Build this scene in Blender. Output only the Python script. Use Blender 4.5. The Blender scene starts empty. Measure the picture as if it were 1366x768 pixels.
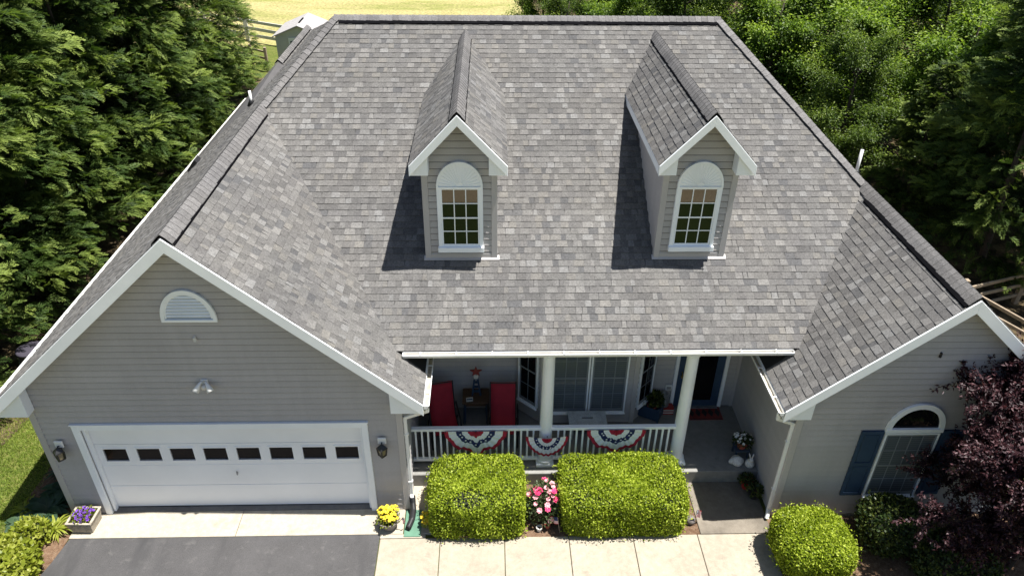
import bpy, bmesh, math, random
import numpy as np
from mathutils import Vector, Matrix
random.seed(7); RNG = np.random.default_rng(7)
SC = bpy.context.scene
COL = SC.collection

# ------------------------------------------------------------------ camera
cam_d = bpy.data.cameras.new('camera'); cam = bpy.data.objects.new('camera', cam_d); COL.objects.link(cam)
cam_d.sensor_fit = 'HORIZONTAL'; cam_d.sensor_width = 36.0
FPX = 990.2; cam_d.lens = 36.0 * FPX / 1366.0
cam_d.clip_start = 0.1; cam_d.clip_end = 6000
YAW, PITCH, ROLL = 0.0328, 0.5728, 0.0127
CAM = Vector((0.0, -9.7055, 11.2674))
_F = Vector((math.sin(YAW)*math.cos(PITCH), math.cos(YAW)*math.cos(PITCH), -math.sin(PITCH)))
_r = Vector((math.cos(YAW), -math.sin(YAW), 0)); _u = _r.cross(_F)
_R = _r*math.cos(ROLL) + _u*math.sin(ROLL); _U = -_r*math.sin(ROLL) + _u*math.cos(ROLL)
_m = Matrix((_R, _U, -_F)).transposed().to_4x4(); _m.translation = CAM
cam.matrix_world = _m
SC.camera = cam
def px(p):
    d = Vector(p) - CAM; z = d.dot(_F)
    return 683 + FPX*d.dot(_R)/z, 384 - FPX*d.dot(_U)/z

# ------------------------------------------------------------------ sky, sun, exposure
SUN = Vector((0.30, -0.043, 1.0)).normalized()
world = bpy.data.worlds.new('World'); SC.world = world; world.use_nodes = True
wn = world.node_tree.nodes; wl = world.node_tree.links
bg = wn['Background']; bg.inputs['Strength'].default_value = 0.052
sky = wn.new('ShaderNodeTexSky'); sky.sky_type = 'NISHITA'; sky.sun_disc = False
sky.sun_elevation = math.asin(SUN.z); sky.sun_rotation = math.atan2(SUN.x, SUN.y)
sky.air_density = 1.0; sky.dust_density = 1.0; sky.ozone_density = 1.0
wl.new(sky.outputs[0], bg.inputs['Color'])
sun_d = bpy.data.lights.new('sun', 'SUN'); sun = bpy.data.objects.new('sun', sun_d); COL.objects.link(sun)
sun_d.energy = 5.0; sun_d.angle = math.radians(0.53); sun_d.color = (1.0, 0.972, 0.925)
sun.rotation_euler = SUN.to_track_quat('Z', 'Y').to_euler(); sun.location = SUN*60
SC.view_settings.view_transform = 'Standard'; SC.view_settings.look = 'None'
SC.view_settings.exposure = 1.13; SC.view_settings.gamma = 1.0
SC.view_settings.use_curve_mapping = False
SC.render.engine = 'CYCLES'
SC.cycles.max_bounces = 8; SC.cycles.diffuse_bounces = 4; SC.cycles.transparent_max_bounces = 8
SC.cycles.use_denoising = True; SC.cycles.denoising_prefilter = 'ACCURATE'; SC.cycles.sample_clamp_indirect = 6

# ------------------------------------------------------------------ materials
MAT = {}
def newmat(name):
    m = bpy.data.materials.new(name); m.use_nodes = True
    MAT[name] = m
    return m, m.node_tree.nodes, m.node_tree.links, m.node_tree.nodes['Principled BSDF']
def nd(N, t, **kw):
    n = N.new(t)
    for k, v in kw.items(): setattr(n, k, v)
    return n
def mixc(N, L, fac, a, b, blend='MIX'):
    n = N.new('ShaderNodeMix'); n.data_type = 'RGBA'; n.blend_type = blend
    for sock, val in ((n.inputs[0], fac), (n.inputs[6], a), (n.inputs[7], b)):
        if isinstance(val, bpy.types.NodeSocket): L.new(val, sock)
        elif isinstance(val, (int, float)): sock.default_value = val
        else: sock.default_value = (*val, 1)
    return n.outputs[2]
def noise(N, L, scale, detail=4, rough=0.6, coord=None, vec_scale=None):
    n = N.new('ShaderNodeTexNoise'); n.inputs['Scale'].default_value = scale
    n.inputs['Detail'].default_value = detail; n.inputs['Roughness'].default_value = rough
    if coord is not None:
        if vec_scale:
            mp = N.new('ShaderNodeMapping'); mp.inputs['Scale'].default_value = vec_scale
            L.new(coord, mp.inputs['Vector']); L.new(mp.outputs[0], n.inputs['Vector'])
        else: L.new(coord, n.inputs['Vector'])
    return n.outputs['Fac']
def ramp(N, L, fac, lo, hi):
    r = N.new('ShaderNodeMapRange'); r.inputs['From Min'].default_value = lo; r.inputs['From Max'].default_value = hi
    L.new(fac, r.inputs['Value']); return r.outputs[0]
def simple(name, col, rough=0.6, var=0.15, scale=3.0, fine=60.0, fine_amt=0.1, bump=0.0, bump_scale=80, spec=0.4, metal=0.0, coat=0.0):
    """colour with broad wear variation, fine grain and a little relief"""
    m, N, L, P = newmat(name)
    tc = nd(N, 'ShaderNodeTexCoord').outputs['Object']
    n1 = noise(N, L, scale, 5, 0.6, tc); n2 = noise(N, L, fine, 3, 0.6, tc)
    dark = tuple(c*(1-var) for c in col); light = tuple(min(1, c*(1+var)) for c in col)
    c = mixc(N, L, ramp(N, L, n1, 0.3, 0.7), dark, light)
    c = mixc(N, L, fine_amt, c, mixc(N, L, ramp(N, L, n2, 0.25, 0.75), (0, 0, 0), (1, 1, 1)), 'OVERLAY')
    L.new(c, P.inputs['Base Color'])
    P.inputs['Roughness'].default_value = rough; P.inputs['Specular IOR Level'].default_value = spec
    P.inputs['Metallic'].default_value = metal; P.inputs['Coat Weight'].default_value = coat
    if bump:
        b = nd(N, 'ShaderNodeBump'); b.inputs['Strength'].default_value = bump; b.inputs['Distance'].default_value = 0.01
        L.new(noise(N, L, bump_scale, 3, 0.6, tc), b.inputs['Height']); L.new(b.outputs[0], P.inputs['Normal'])
    return m
def board_tone(name, amt=0.05):
    """each board fades a little differently; faint rain streaks and grime run down the wall"""
    m = MAT[name]; N, L = m.node_tree.nodes, m.node_tree.links; P = N['Principled BSDF']
    src = P.inputs['Base Color'].links[0].from_socket
    oi = nd(N, 'ShaderNodeObjectInfo'); r = ramp(N, L, oi.outputs['Random'], 0, 1)
    c = mixc(N, L, amt*4, src, mixc(N, L, r, (0.42, 0.42, 0.42), (0.58, 0.58, 0.58)), 'OVERLAY')
    tc = nd(N, 'ShaderNodeTexCoord').outputs['Object']
    st = noise(N, L, 3.0, 5, 0.65, tc, (1.6, 1.6, 0.18))
    c = mixc(N, L, 0.35, c, mixc(N, L, ramp(N, L, st, 0.3, 0.7), (0.44, 0.435, 0.43), (0.56, 0.56, 0.56)), 'OVERLAY')
    L.new(c, P.inputs['Base Color'])
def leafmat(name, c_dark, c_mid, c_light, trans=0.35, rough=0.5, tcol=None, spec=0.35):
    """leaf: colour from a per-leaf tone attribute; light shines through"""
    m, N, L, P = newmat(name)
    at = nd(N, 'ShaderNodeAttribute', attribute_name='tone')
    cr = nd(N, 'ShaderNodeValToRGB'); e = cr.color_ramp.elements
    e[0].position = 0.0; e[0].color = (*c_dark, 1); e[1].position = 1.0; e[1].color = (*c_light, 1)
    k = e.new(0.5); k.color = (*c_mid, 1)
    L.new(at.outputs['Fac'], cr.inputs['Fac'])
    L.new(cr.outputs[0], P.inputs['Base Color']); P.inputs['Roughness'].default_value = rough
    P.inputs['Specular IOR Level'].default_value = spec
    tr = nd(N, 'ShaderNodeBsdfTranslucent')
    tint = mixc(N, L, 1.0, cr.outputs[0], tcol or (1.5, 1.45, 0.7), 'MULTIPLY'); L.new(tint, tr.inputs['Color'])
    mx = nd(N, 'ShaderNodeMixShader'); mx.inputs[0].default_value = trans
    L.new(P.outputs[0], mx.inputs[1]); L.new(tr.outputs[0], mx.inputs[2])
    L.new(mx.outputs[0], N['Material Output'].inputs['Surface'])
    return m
def shingle_mat(name='shingle'):
    m, N, L, P = newmat(name)
    at = nd(N, 'ShaderNodeAttribute', attribute_name='col')
    tc = nd(N, 'ShaderNodeTexCoord').outputs['Object']
    n1 = noise(N, L, 170, 2, 0.7, tc); n2 = noise(N, L, 0.7, 4, 0.6, tc); n3 = noise(N, L, 30, 3, 0.7, tc)
    c = mixc(N, L, 0.55, at.outputs['Color'], mixc(N, L, ramp(N, L, n1, 0.3, 0.7), (0.18,)*3, (0.82,)*3), 'OVERLAY')
    c = mixc(N, L, 0.55, c, mixc(N, L, ramp(N, L, n3, 0.3, 0.7), (0.25, 0.25, 0.25), (0.75, 0.75, 0.75)), 'OVERLAY')
    c = mixc(N, L, 0.5, c, mixc(N, L, ramp(N, L, noise(N, L, 1.0, 5, 0.7, tc, (2.2, 0.35, 0.35)), 0.3, 0.7), (0.40, 0.40, 0.41), (0.57, 0.57, 0.56)), 'OVERLAY')
    c = mixc(N, L, 0.35, c, mixc(N, L, ramp(N, L, n2, 0.35, 0.65), (0.44, 0.445, 0.46), (0.56, 0.545, 0.525)), 'OVERLAY')
    L.new(c, P.inputs['Base Color']); P.inputs['Roughness'].default_value = 0.95; P.inputs['Specular IOR Level'].default_value = 0.08
    b = nd(N, 'ShaderNodeBump'); b.inputs['Strength'].default_value = 0.35; b.inputs['Distance'].default_value = 0.004
    L.new(n1, b.inputs['Height']); L.new(b.outputs[0], P.inputs['Normal'])
def facecol_mat(name, rough=0.8, amt=0.12, scale=60):
    m, N, L, P = newmat(name)
    at = nd(N, 'ShaderNodeAttribute', attribute_name='col')
    tc = nd(N, 'ShaderNodeTexCoord').outputs['Object']
    c = mixc(N, L, amt, at.outputs['Color'], mixc(N, L, ramp(N, L, noise(N, L, scale, 3, 0.6, tc), 0.3, 0.7), (0, 0, 0), (1, 1, 1)), 'OVERLAY')
    L.new(c, P.inputs['Base Color']); P.inputs['Roughness'].default_value = rough; P.inputs['Specular IOR Level'].default_value = 0.2

shingle_mat()
facecol_mat('printed_cloth', 0.85, 0.15, 40)
simple('deck_black', (0.012, 0.012, 0.013), 0.8)
simple('deck_grey', (0.085, 0.082, 0.082), 0.9)
simple('vent_black', (0.006, 0.006, 0.007), 1.0, spec=0.02)
simple('siding', (0.415, 0.395, 0.385), 0.62, 0.06, 0.8, 90, 0.10, 0.05, 60)
simple('siding_lap_shade', (0.055, 0.053, 0.052), 0.8, 0.2, 3)  # shadow line under each lap, painted as a dark lip colour
simple('muntin_grey', (0.20, 0.22, 0.235), 0.5, 0.05)
simple('louver_back', (0.42, 0.45, 0.48), 0.6, 0.05)
board_tone('siding')
simple('siding_trim', (0.44, 0.42, 0.41), 0.6, 0.06, 1.2, 80, 0.08)
simple('white_trim', (0.87, 0.90, 0.915), 0.5, 0.05, 1.5, 60, 0.05)
simple('door_white', (0.86, 0.875, 0.88), 0.45, 0.04, 1.0, 220, 0.10, 0.04, 200)
simple('gutter_white', (0.80, 0.80, 0.78), 0.35, 0.07, 2.0, 40, 0.08)
simple('gutter_inside', (0.42, 0.38, 0.30), 0.7, 0.3, 6.0, 60, 0.2)
simple('soffit', (0.62, 0.62, 0.61), 0.6, 0.05)
simple('navy_paint', (0.030, 0.060, 0.110), 0.5, 0.12, 4, 80, 0.1)
simple('black_metal', (0.015, 0.015, 0.016), 0.4, 0.2)
simple('black_plastic', (0.02, 0.02, 0.021), 0.45, 0.2)
simple('steel', (0.30, 0.31, 0.32), 0.45, 0.25, 8, 60, 0.2, metal=0.6)
simple('brass', (0.5, 0.34, 0.1), 0.35, metal=0.9)
simple('red_sling', (0.36, 0.018, 0.034), 0.8, 0.12, 6, 160, 0.25)
simple('brown_wood', (0.10, 0.055, 0.03), 0.6, 0.3, 5, 40, 0.3)
simple('fence_wood', (0.30, 0.235, 0.165), 0.8, 0.25, 3, 40, 0.25, 0.2, 40)
simple('fence_grey', (0.55, 0.53, 0.50), 0.8, 0.15, 3, 40, 0.2)
simple('bark', (0.055, 0.042, 0.032), 0.9, 0.35, 4, 30, 0.3, 0.5, 25)
simple('terracotta', (0.30, 0.075, 0.045), 0.75, 0.15)
simple('red_glaze', (0.35, 0.03, 0.025), 0.35, 0.15)
simple('blue_glaze', (0.02, 0.05, 0.28), 0.3, 0.1)
simple('cream_pot', (0.62, 0.60, 0.55), 0.5, 0.1)
simple('grey_pot', (0.16, 0.14, 0.13), 0.7, 0.2)
simple('soil', (0.03, 0.02, 0.014), 0.95, 0.4, 20)
simple('stone_white', (0.62, 0.61, 0.58), 0.85, 0.25, 14, 60, 0.2, 0.3, 30)
simple('slate_blue', (0.05, 0.07, 0.10), 0.6, 0.2)
simple('weathered_bench', (0.48, 0.52, 0.54), 0.7, 0.2, 5, 50, 0.3)
simple('green_mat', (0.09, 0.19, 0.13), 0.8, 0.15, 4, 90, 0.2)
simple('shed_siding', (0.58, 0.58, 0.54), 0.7, 0.06)
simple('shed_roof', (0.30, 0.285, 0.28), 0.9, 0.12, 6, 40, 0.3)
simple('star_red', (0.20, 0.035, 0.03), 0.6, 0.25)
simple('barrel', (0.05, 0.045, 0.06), 0.5, 0.2)
simple('core_dark', (0.018, 0.022, 0.010), 0.95, 0.3)
simple('white_plastic', (0.72, 0.72, 0.70), 0.4, 0.05)
simple('lamp_glass', (0.20, 0.17, 0.10), 0.15, 0.1)
simple('carved_stone', (0.34, 0.30, 0.24), 0.9, 0.25, 14, 50, 0.3, 0.4, 40)
simple('petal_white', (0.75, 0.74, 0.68), 0.6, 0.1)
simple('petal_pink', (0.72, 0.05, 0.16), 0.6, 0.3, 12)
simple('petal_pale', (0.75, 0.35, 0.38), 0.6, 0.2, 12)
simple('petal_purple', (0.15, 0.05, 0.36), 0.6, 0.25, 12)
simple('petal_yellow', (0.75, 0.55, 0.03), 0.6, 0.2, 12)

def glass(name, col, rough=0.04):
    m, N, L, P = newmat(name)
    P.inputs['Base Color'].default_value = (*col, 1); P.inputs['Roughness'].default_value = rough
    P.inputs['Specular IOR Level'].default_value = 0.25
    tc = nd(N, 'ShaderNodeTexCoord').outputs['Object']
    b = nd(N, 'ShaderNodeBump'); b.inputs['Strength'].default_value = 0.02; b.inputs['Distance'].default_value = 0.02
    L.new(noise(N, L, 1.5, 2, 0.5, tc), b.inputs['Height']); L.new(b.outputs[0], P.inputs['Normal'])
glass('glass_dark', (0.006, 0.006, 0.007))
glass('glass_mirror', (0.004, 0.004, 0.004), 0.02); MAT['glass_mirror'].node_tree.nodes['Principled BSDF'].inputs['IOR'].default_value = 2.3
glass('glass_garage', (0.012, 0.009, 0.008), 0.12)
def blind_glass():
    m, N, L, P = newmat('glass_blind')
    tc = nd(N, 'ShaderNodeTexCoord').outputs['Object']
    sp = nd(N, 'ShaderNodeSeparateXYZ'); L.new(tc, sp.inputs[0])
    w = nd(N, 'ShaderNodeMath', operation='MULTIPLY'); w.inputs[1].default_value = 1/0.05; L.new(sp.outputs[2], w.inputs[0])
    f = nd(N, 'ShaderNodeMath', operation='FRACT'); L.new(w.outputs[0], f.inputs[0])
    c = mixc(N, L, ramp(N, L, f.outputs[0], 0.1, 0.9), (0.075, 0.09, 0.10), (0.15, 0.17, 0.18))
    L.new(c, P.inputs['Base Color']); P.inputs['Roughness'].default_value = 0.06; P.inputs['Specular IOR Level'].default_value = 0.6
blind_glass()

def concrete(name, base, stain=0.25):
    m, N, L, P = newmat(name)
    tc = nd(N, 'ShaderNodeTexCoord').outputs['Object']
    c = mixc(N, L, ramp(N, L, noise(N, L, 0.9, 6, 0.65, tc), 0.35, 0.7), tuple(b*(1-stain) for b in base), base)
    c = mixc(N, L, 0.35, c, mixc(N, L, ramp(N, L, noise(N, L, 9, 6, 0.7, tc), 0.35, 0.65), (0.34, 0.32, 0.30), (0.6, 0.6, 0.6)), 'OVERLAY')
    c = mixc(N, L, 0.35, c, mixc(N, L, ramp(N, L, noise(N, L, 130, 3, 0.7, tc), 0.3, 0.7), (0.25,)*3, (0.75,)*3), 'OVERLAY')
    # dark damp patches with a shape of their own
    c = mixc(N, L, ramp(N, L, noise(N, L, 2.3, 7, 0.7, tc), 0.56, 0.72), c, tuple(b*0.62 for b in base))
    L.new(c, P.inputs['Base Color']); P.inputs['Roughness'].default_value = 0.9; P.inputs['Specular IOR Level'].default_value = 0.25
    b = nd(N, 'ShaderNodeBump'); b.inputs['Strength'].default_value = 0.25; b.inputs['Distance'].default_value = 0.004
    L.new(noise(N, L, 160, 3, 0.7, tc), b.inputs['Height']); L.new(b.outputs[0], P.inputs['Normal'])
concrete('concrete', (0.37, 0.325, 0.255), 0.2)
concrete('concrete_stained', (0.235, 0.205, 0.165), 0.5)
concrete('concrete_apron', (0.43, 0.385, 0.305), 0.18)
concrete('concrete_sill_shade', (0.20, 0.19, 0.175), 0.3)  # threshold concrete, darkened: shade of the door recess is put into the colour
concrete('concrete_porch', (0.2542, 0.2501, 0.2337), 0.15)
def asphalt():
    m, N, L, P = newmat('asphalt')
    tc = nd(N, 'ShaderNodeTexCoord').outputs['Object']
    c = mixc(N, L, ramp(N, L, noise(N, L, 1.1, 6, 0.65, tc), 0.3, 0.7), (0.050, 0.048, 0.048), (0.072, 0.069, 0.069))
    c = mixc(N, L, 0.8, c, mixc(N, L, ramp(N, L, noise(N, L, 150, 2, 0.8, tc), 0.25, 0.75), (0.1,)*3, (0.9,)*3), 'OVERLAY')
    c = mixc(N, L, ramp(N, L, noise(N, L, 5, 6, 0.7, tc), 0.56, 0.75), c, (0.10, 0.096, 0.092))
    c = mixc(N, L, ramp(N, L, noise(N, L, 0.6, 4, 0.6, tc, (2.5, 0.5, 1)), 0.52, 0.68), c, (0.040, 0.039, 0.040))
    L.new(c, P.inputs['Base Color']); P.inputs['Roughness'].default_value = 0.9
    b = nd(N, 'ShaderNodeBump'); b.inputs['Strength'].default_value = 0.5; b.inputs['Distance'].default_value = 0.006
    L.new(noise(N, L, 150, 2, 0.7, tc), b.inputs['Height']); L.new(b.outputs[0], P.inputs['Normal'])
asphalt()
def ground_mat(name, c0, c1, c2, s1=0.35, s2=6.0, s3=70, stretch=None):
    m, N, L, P = newmat(name)
    tc = nd(N, 'ShaderNodeTexCoord').outputs['Object']
    c = mixc(N, L, ramp(N, L, noise(N, L, s1, 6, 0.65, tc, stretch), 0.35, 0.65), c0, c1)
    c = mixc(N, L, ramp(N, L, noise(N, L, s2, 6, 0.7, tc, stretch), 0.45, 0.7), c, c2)
    c = mixc(N, L, 0.6, c, mixc(N, L, ramp(N, L, noise(N, L, s3, 3, 0.8, tc), 0.3, 0.7), (0.15,)*3, (0.85,)*3), 'OVERLAY')
    L.new(c, P.inputs['Base Color']); P.inputs['Roughness'].default_value = 0.95; P.inputs['Specular IOR Level'].default_value = 0.1
    b = nd(N, 'ShaderNodeBump'); b.inputs['Strength'].default_value = 0.6; b.inputs['Distance'].default_value = 0.03
    L.new(noise(N, L, s3, 3, 0.7, tc), b.inputs['Height']); L.new(b.outputs[0], P.inputs['Normal'])
ground_mat('lawn', (0.072, 0.096, 0.0176), (0.104, 0.128, 0.028), (0.16, 0.152, 0.048))
ground_mat('front_lawn', (0.0272, 0.0448, 0.0096), (0.04, 0.06, 0.0128), (0.048, 0.064, 0.016))
ground_mat('field', (0.19, 0.195, 0.06), (0.36, 0.30, 0.145), (0.29, 0.25, 0.11), 0.35, 1.4, 6, (0.35, 1.3, 1))
ground_mat('mulch', (0.104, 0.06, 0.036), (0.16, 0.1, 0.064), (0.208, 0.144, 0.096), 2, 14, 60)
ground_mat('leaf_litter', (0.035, 0.026, 0.016), (0.06, 0.045, 0.025), (0.20, 0.15, 0.08), 0.5, 1.3, 30)
ground_mat('street', (0.336, 0.264, 0.16), (0.4, 0.32, 0.2), (0.368, 0.288, 0.184), 0.3, 3, 40)

leafmat('leaf_cypress', (0.010, 0.021, 0.005), (0.050, 0.088, 0.018), (0.20, 0.255, 0.056), 0.30, 0.6, (1.3, 1.45, 0.7), spec=0.2)
leafmat('leaf_broad', (0.026, 0.055, 0.010), (0.105, 0.175, 0.024), (0.25, 0.335, 0.05), 0.45, 0.45, (1.4, 1.5, 0.7), spec=0.25)
leafmat('leaf_oak', (0.022, 0.044, 0.010), (0.080, 0.128, 0.022), (0.20, 0.26, 0.050), 0.42, 0.45, (1.4, 1.5, 0.7), spec=0.25)
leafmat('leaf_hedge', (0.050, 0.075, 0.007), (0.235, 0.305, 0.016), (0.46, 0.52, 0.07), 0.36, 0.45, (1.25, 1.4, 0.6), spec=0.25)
leafmat('leaf_plum', (0.010, 0.004, 0.006), (0.030, 0.011, 0.015), (0.12, 0.055, 0.060), 0.22, 0.5, (1.4, 0.8, 0.8), spec=0.35)
leafmat('leaf_lime', (0.1066, 0.1394, 0.0123), (0.2296, 0.2706, 0.0246), (0.3772, 0.3936, 0.082), 0.4, 0.45)
leafmat('leaf_hosta', (0.012, 0.030, 0.014), (0.025, 0.055, 0.026), (0.06, 0.10, 0.05), 0.25, 0.45)
leafmat('leaf_rose', (0.02975, 0.051, 0.017), (0.06375, 0.0935, 0.03825), (0.119, 0.153, 0.0765), 0.3, 0.45)
leafmat('leaf_dark', (0.015, 0.03, 0.008), (0.035, 0.06, 0.015), (0.12, 0.14, 0.03), 0.3, 0.45)
leafmat('grass_blade', (0.10, 0.165, 0.022), (0.22, 0.30, 0.042), (0.38, 0.39, 0.10), 0.35, 0.6)
leafmat('petal', (0.5, 0.5, 0.5), (0.7, 0.7, 0.7), (0.8, 0.8, 0.8), 0.3, 0.6, (1, 1, 1))

# ------------------------------------------------------------------ mesh helpers
class MB:
    """collects vertices and faces; build() links them as one mesh object"""
    def __init__(s): s.v = []; s.f = []; s.c = []
    def add(s, vs, fs, col=None):
        o = len(s.v); s.v.extend(tuple(v) for v in vs)
        for f in fs: s.f.append(tuple(i+o for i in f)); s.c.append(col)
        return s
    def box(s, x0, x1, y0, y1, z0, z1, col=None):
        return s.add([(x0,y0,z0),(x1,y0,z0),(x1,y1,z0),(x0,y1,z0),(x0,y0,z1),(x1,y0,z1),(x1,y1,z1),(x0,y1,z1)],
              [(0,3,2,1),(4,5,6,7),(0,1,5,4),(1,2,6,5),(2,3,7,6),(3,0,4,7)], col)
    def prism(s, poly, off, col=None):
        """3-D planar polygon pushed along a vector"""
        n = len(poly); off = Vector(off); a = [Vector(p) for p in poly]; b = [p+off for p in a]
        s.add(a+b, [tuple(range(n))[::-1], tuple(range(n, 2*n))] + [(i,(i+1)%n,n+(i+1)%n,n+i) for i in range(n)], col)
        return s
    def beam(s, p, q, w, h, up=(0,0,1), col=None):
        p = Vector(p); q = Vector(q); d = (q-p).normalized(); r = d.cross(Vector(up))
        if r.length < 1e-4: r = d.cross(Vector((0,1,0)))
        r.normalize(); u = r.cross(d).normalized()
        c = [r*sx*w/2+u*sz*h/2 for sx, sz in ((-1,-1),(1,-1),(1,1),(-1,1))]
        return s.add([p+k for k in c]+[q+k for k in c], [(0,1,2,3)[::-1],(4,5,6,7)]+[(i,(i+1)%4,4+(i+1)%4,4+i) for i in range(4)], col)
    def tube(s, pts, rad, n=8, cap=True, col=None):
        pts = [Vector(p) for p in pts]
        rad = [rad]*len(pts) if isinstance(rad, (int, float)) else rad
        vs = []; prev = None
        for i, p in enumerate(pts):
            d = (pts[min(i+1, len(pts)-1)] - pts[max(i-1, 0)]).normalized()
            if prev is None:
                r = d.cross(Vector((0,0,1)));  r = d.cross(Vector((0,1,0))) if r.length < 1e-3 else r
            else: r = prev - d*prev.dot(d)
            r.normalize(); prev = r; u = d.cross(r)
            vs += [p + (r*math.cos(2*math.pi*k/n) + u*math.sin(2*math.pi*k/n))*rad[i] for k in range(n)]
        fs = [(i*n+k, i*n+(k+1)%n, (i+1)*n+(k+1)%n, (i+1)*n+k) for i in range(len(pts)-1) for k in range(n)]
        if cap: fs += [tuple(range(n))[::-1], tuple(range((len(pts)-1)*n, len(pts)*n))]
        return s.add(vs, fs, col)
    def lathe(s, prof, c=(0,0,0), n=20, col=None):
        c = Vector(c); vs = []
        for r, z in prof: vs += [c+Vector((r*math.cos(2*math.pi*k/n), r*math.sin(2*math.pi*k/n), z)) for k in range(n)]
        fs = [(i*n+k, i*n+(k+1)%n, (i+1)*n+(k+1)%n, (i+1)*n+k) for i in range(len(prof)-1) for k in range(n)]
        fs += [tuple(range(n))[::-1], tuple(range((len(prof)-1)*n, len(prof)*n))]
        return s.add(vs, fs, col)
    def build(s, name, mat, parent=None, smooth=False, bevel=0.0, label=None, category=None, group=None, kind=None):
        me = bpy.data.meshes.new(name); me.from_pydata(s.v, [], s.f)
        if any(c is not None for c in s.c):
            a = me.attributes.new('col', 'FLOAT_COLOR', 'FACE')
            a.data.foreach_set('color', np.array([(*(c or (0.5,0.5,0.5)), 1.0) for c in s.c], np.float32).ravel())
        return link(name, me, mat, parent, smooth, bevel, label, category, group, kind)
def link(name, me, mat, parent=None, smooth=False, bevel=0.0, label=None, category=None, group=None, kind=None):
    if mat: me.materials.append(MAT[mat])
    if smooth: me.shade_smooth()
    me.update()
    o = bpy.data.objects.new(name, me); COL.objects.link(o); o.parent = parent
    if bevel:
        b = o.modifiers.new('bevel', 'BEVEL'); b.width = bevel; b.segments = 1; b.limit_method = 'ANGLE'
    tag(o, label, category, group, kind); return o
def tag(o, label=None, category=None, group=None, kind=None):
    if label: o['label'] = label
    if category: o['category'] = category
    if group: o['group'] = group
    if kind: o['kind'] = kind
    return o
def thing(name, label, category, loc=(0,0,0), rz=0.0, group=None):
    o = bpy.data.objects.new(name, None); COL.objects.link(o); o.empty_display_size = 0.2
    o.location = loc; o.rotation_euler = (0,0,rz)
    return tag(o, label, category, group)
def copy_tree(o, parent=None):
    c = o.copy(); COL.objects.link(c); c.parent = parent
    for ch in list(o.children): copy_tree(ch, c)
    return c
def clip(poly, a, b, c):
    """keep the part of a 2-D polygon where a*x+b*y<=c"""
    out = []
    for i in range(len(poly)):
        p, q = poly[i], poly[(i+1) % len(poly)]
        dp = a*p[0]+b*p[1]-c; dq = a*q[0]+b*q[1]-c
        if dp <= 0: out.append(p)
        if (dp < 0 < dq) or (dq < 0 < dp):
            t = dp/(dp-dq); out.append((p[0]+t*(q[0]-p[0]), p[1]+t*(q[1]-p[1])))
    return out
def area2(poly): return 0.5*sum(poly[i][0]*poly[(i+1)%len(poly)][1]-poly[(i+1)%len(poly)][0]*poly[i][1] for i in range(len(poly)))
def clip_convex(poly, hull):
    if area2(hull) < 0: hull = hull[::-1]
    for i in range(len(hull)):
        p, q = hull[i], hull[(i+1) % len(hull)]
        nx, ny = (q[1]-p[1]), -(q[0]-p[0])
        poly = clip(poly, nx, ny, nx*p[0]+ny*p[1])
        if len(poly) < 3: return []
    return poly
def npmesh(name, V, F, tone=None):
    """fast mesh: V (n,3), F (m,k) with k constant"""
    me = bpy.data.meshes.new(name); k = F.shape[1]
    me.vertices.add(len(V)); me.vertices.foreach_set('co', np.ascontiguousarray(V, np.float32).ravel())
    me.loops.add(F.size); me.loops.foreach_set('vertex_index', np.ascontiguousarray(F, np.int32).ravel())
    me.polygons.add(len(F)); me.polygons.foreach_set('loop_start', np.arange(0, F.size, k, dtype=np.int32))
    if tone is not None:
        a = me.attributes.new('tone', 'FLOAT', 'POINT'); a.data.foreach_set('value', np.ascontiguousarray(tone, np.float32))
    me.update(calc_edges=True); me.validate(); return me
def norm(a): return a/np.maximum(np.linalg.norm(a, axis=-1, keepdims=True), 1e-9)
def leaves(name, P, D, Nn, Ln, Wd, tone, fold=0.12):
    """diamond leaves: base P, axis D, rough normal Nn"""
    D = norm(D); S = norm(np.cross(D, Nn)); up = np.cross(S, D)
    Ln = np.asarray(Ln)[:,None]; Wd = np.asarray(Wd)[:,None]
    a = P; b = P + D*Ln*0.45 + S*Wd*0.5 + up*Ln*fold; c = P + D*Ln; d = P + D*Ln*0.45 - S*Wd*0.5 + up*Ln*fold
    n = len(P); V = np.stack([a,b,c,d],1).reshape(-1,3); I = np.arange(n)[:,None]*4
    F = np.concatenate([I+np.array([[0,1,2]]), I+np.array([[0,2,3]])], 0)
    return npmesh(name, V, F, np.repeat(tone, 4))
def rand_dirs(n): return norm(RNG.normal(size=(n,3)))
exec_parts = []

# ------------------------------------------------------------------ dimensions of the house (metres)
YE, ZE, SM, YR, ZR = 0.627, 3.30, 0.572, 7.635, 7.31           # main roof: eave, slope, ridge
XRL, XRR = -3.49, 5.208
GX, GZ, GS, GY, GEX = -4.746, 6.045, 0.892, -0.253, 3.583      # garage gable
GEZ = GZ-GS*GEX; GWL, GWR = -7.912, -1.58
WX, WZ, WS, WY, WEX = 7.463, 5.06, 0.873, -0.493, 2.546        # right wing gable
WEZ = WZ-WS*WEX; WWL, WWR, WWY = 5.284, 9.642, -0.291
FLOOR = 0.30; PBACK = 2.50
YVG = YE+(GZ-ZE)/SM; YVW = YE+(WZ-ZE)/SM
def zmain(y): return ZE+SM*(y-YE)

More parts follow.
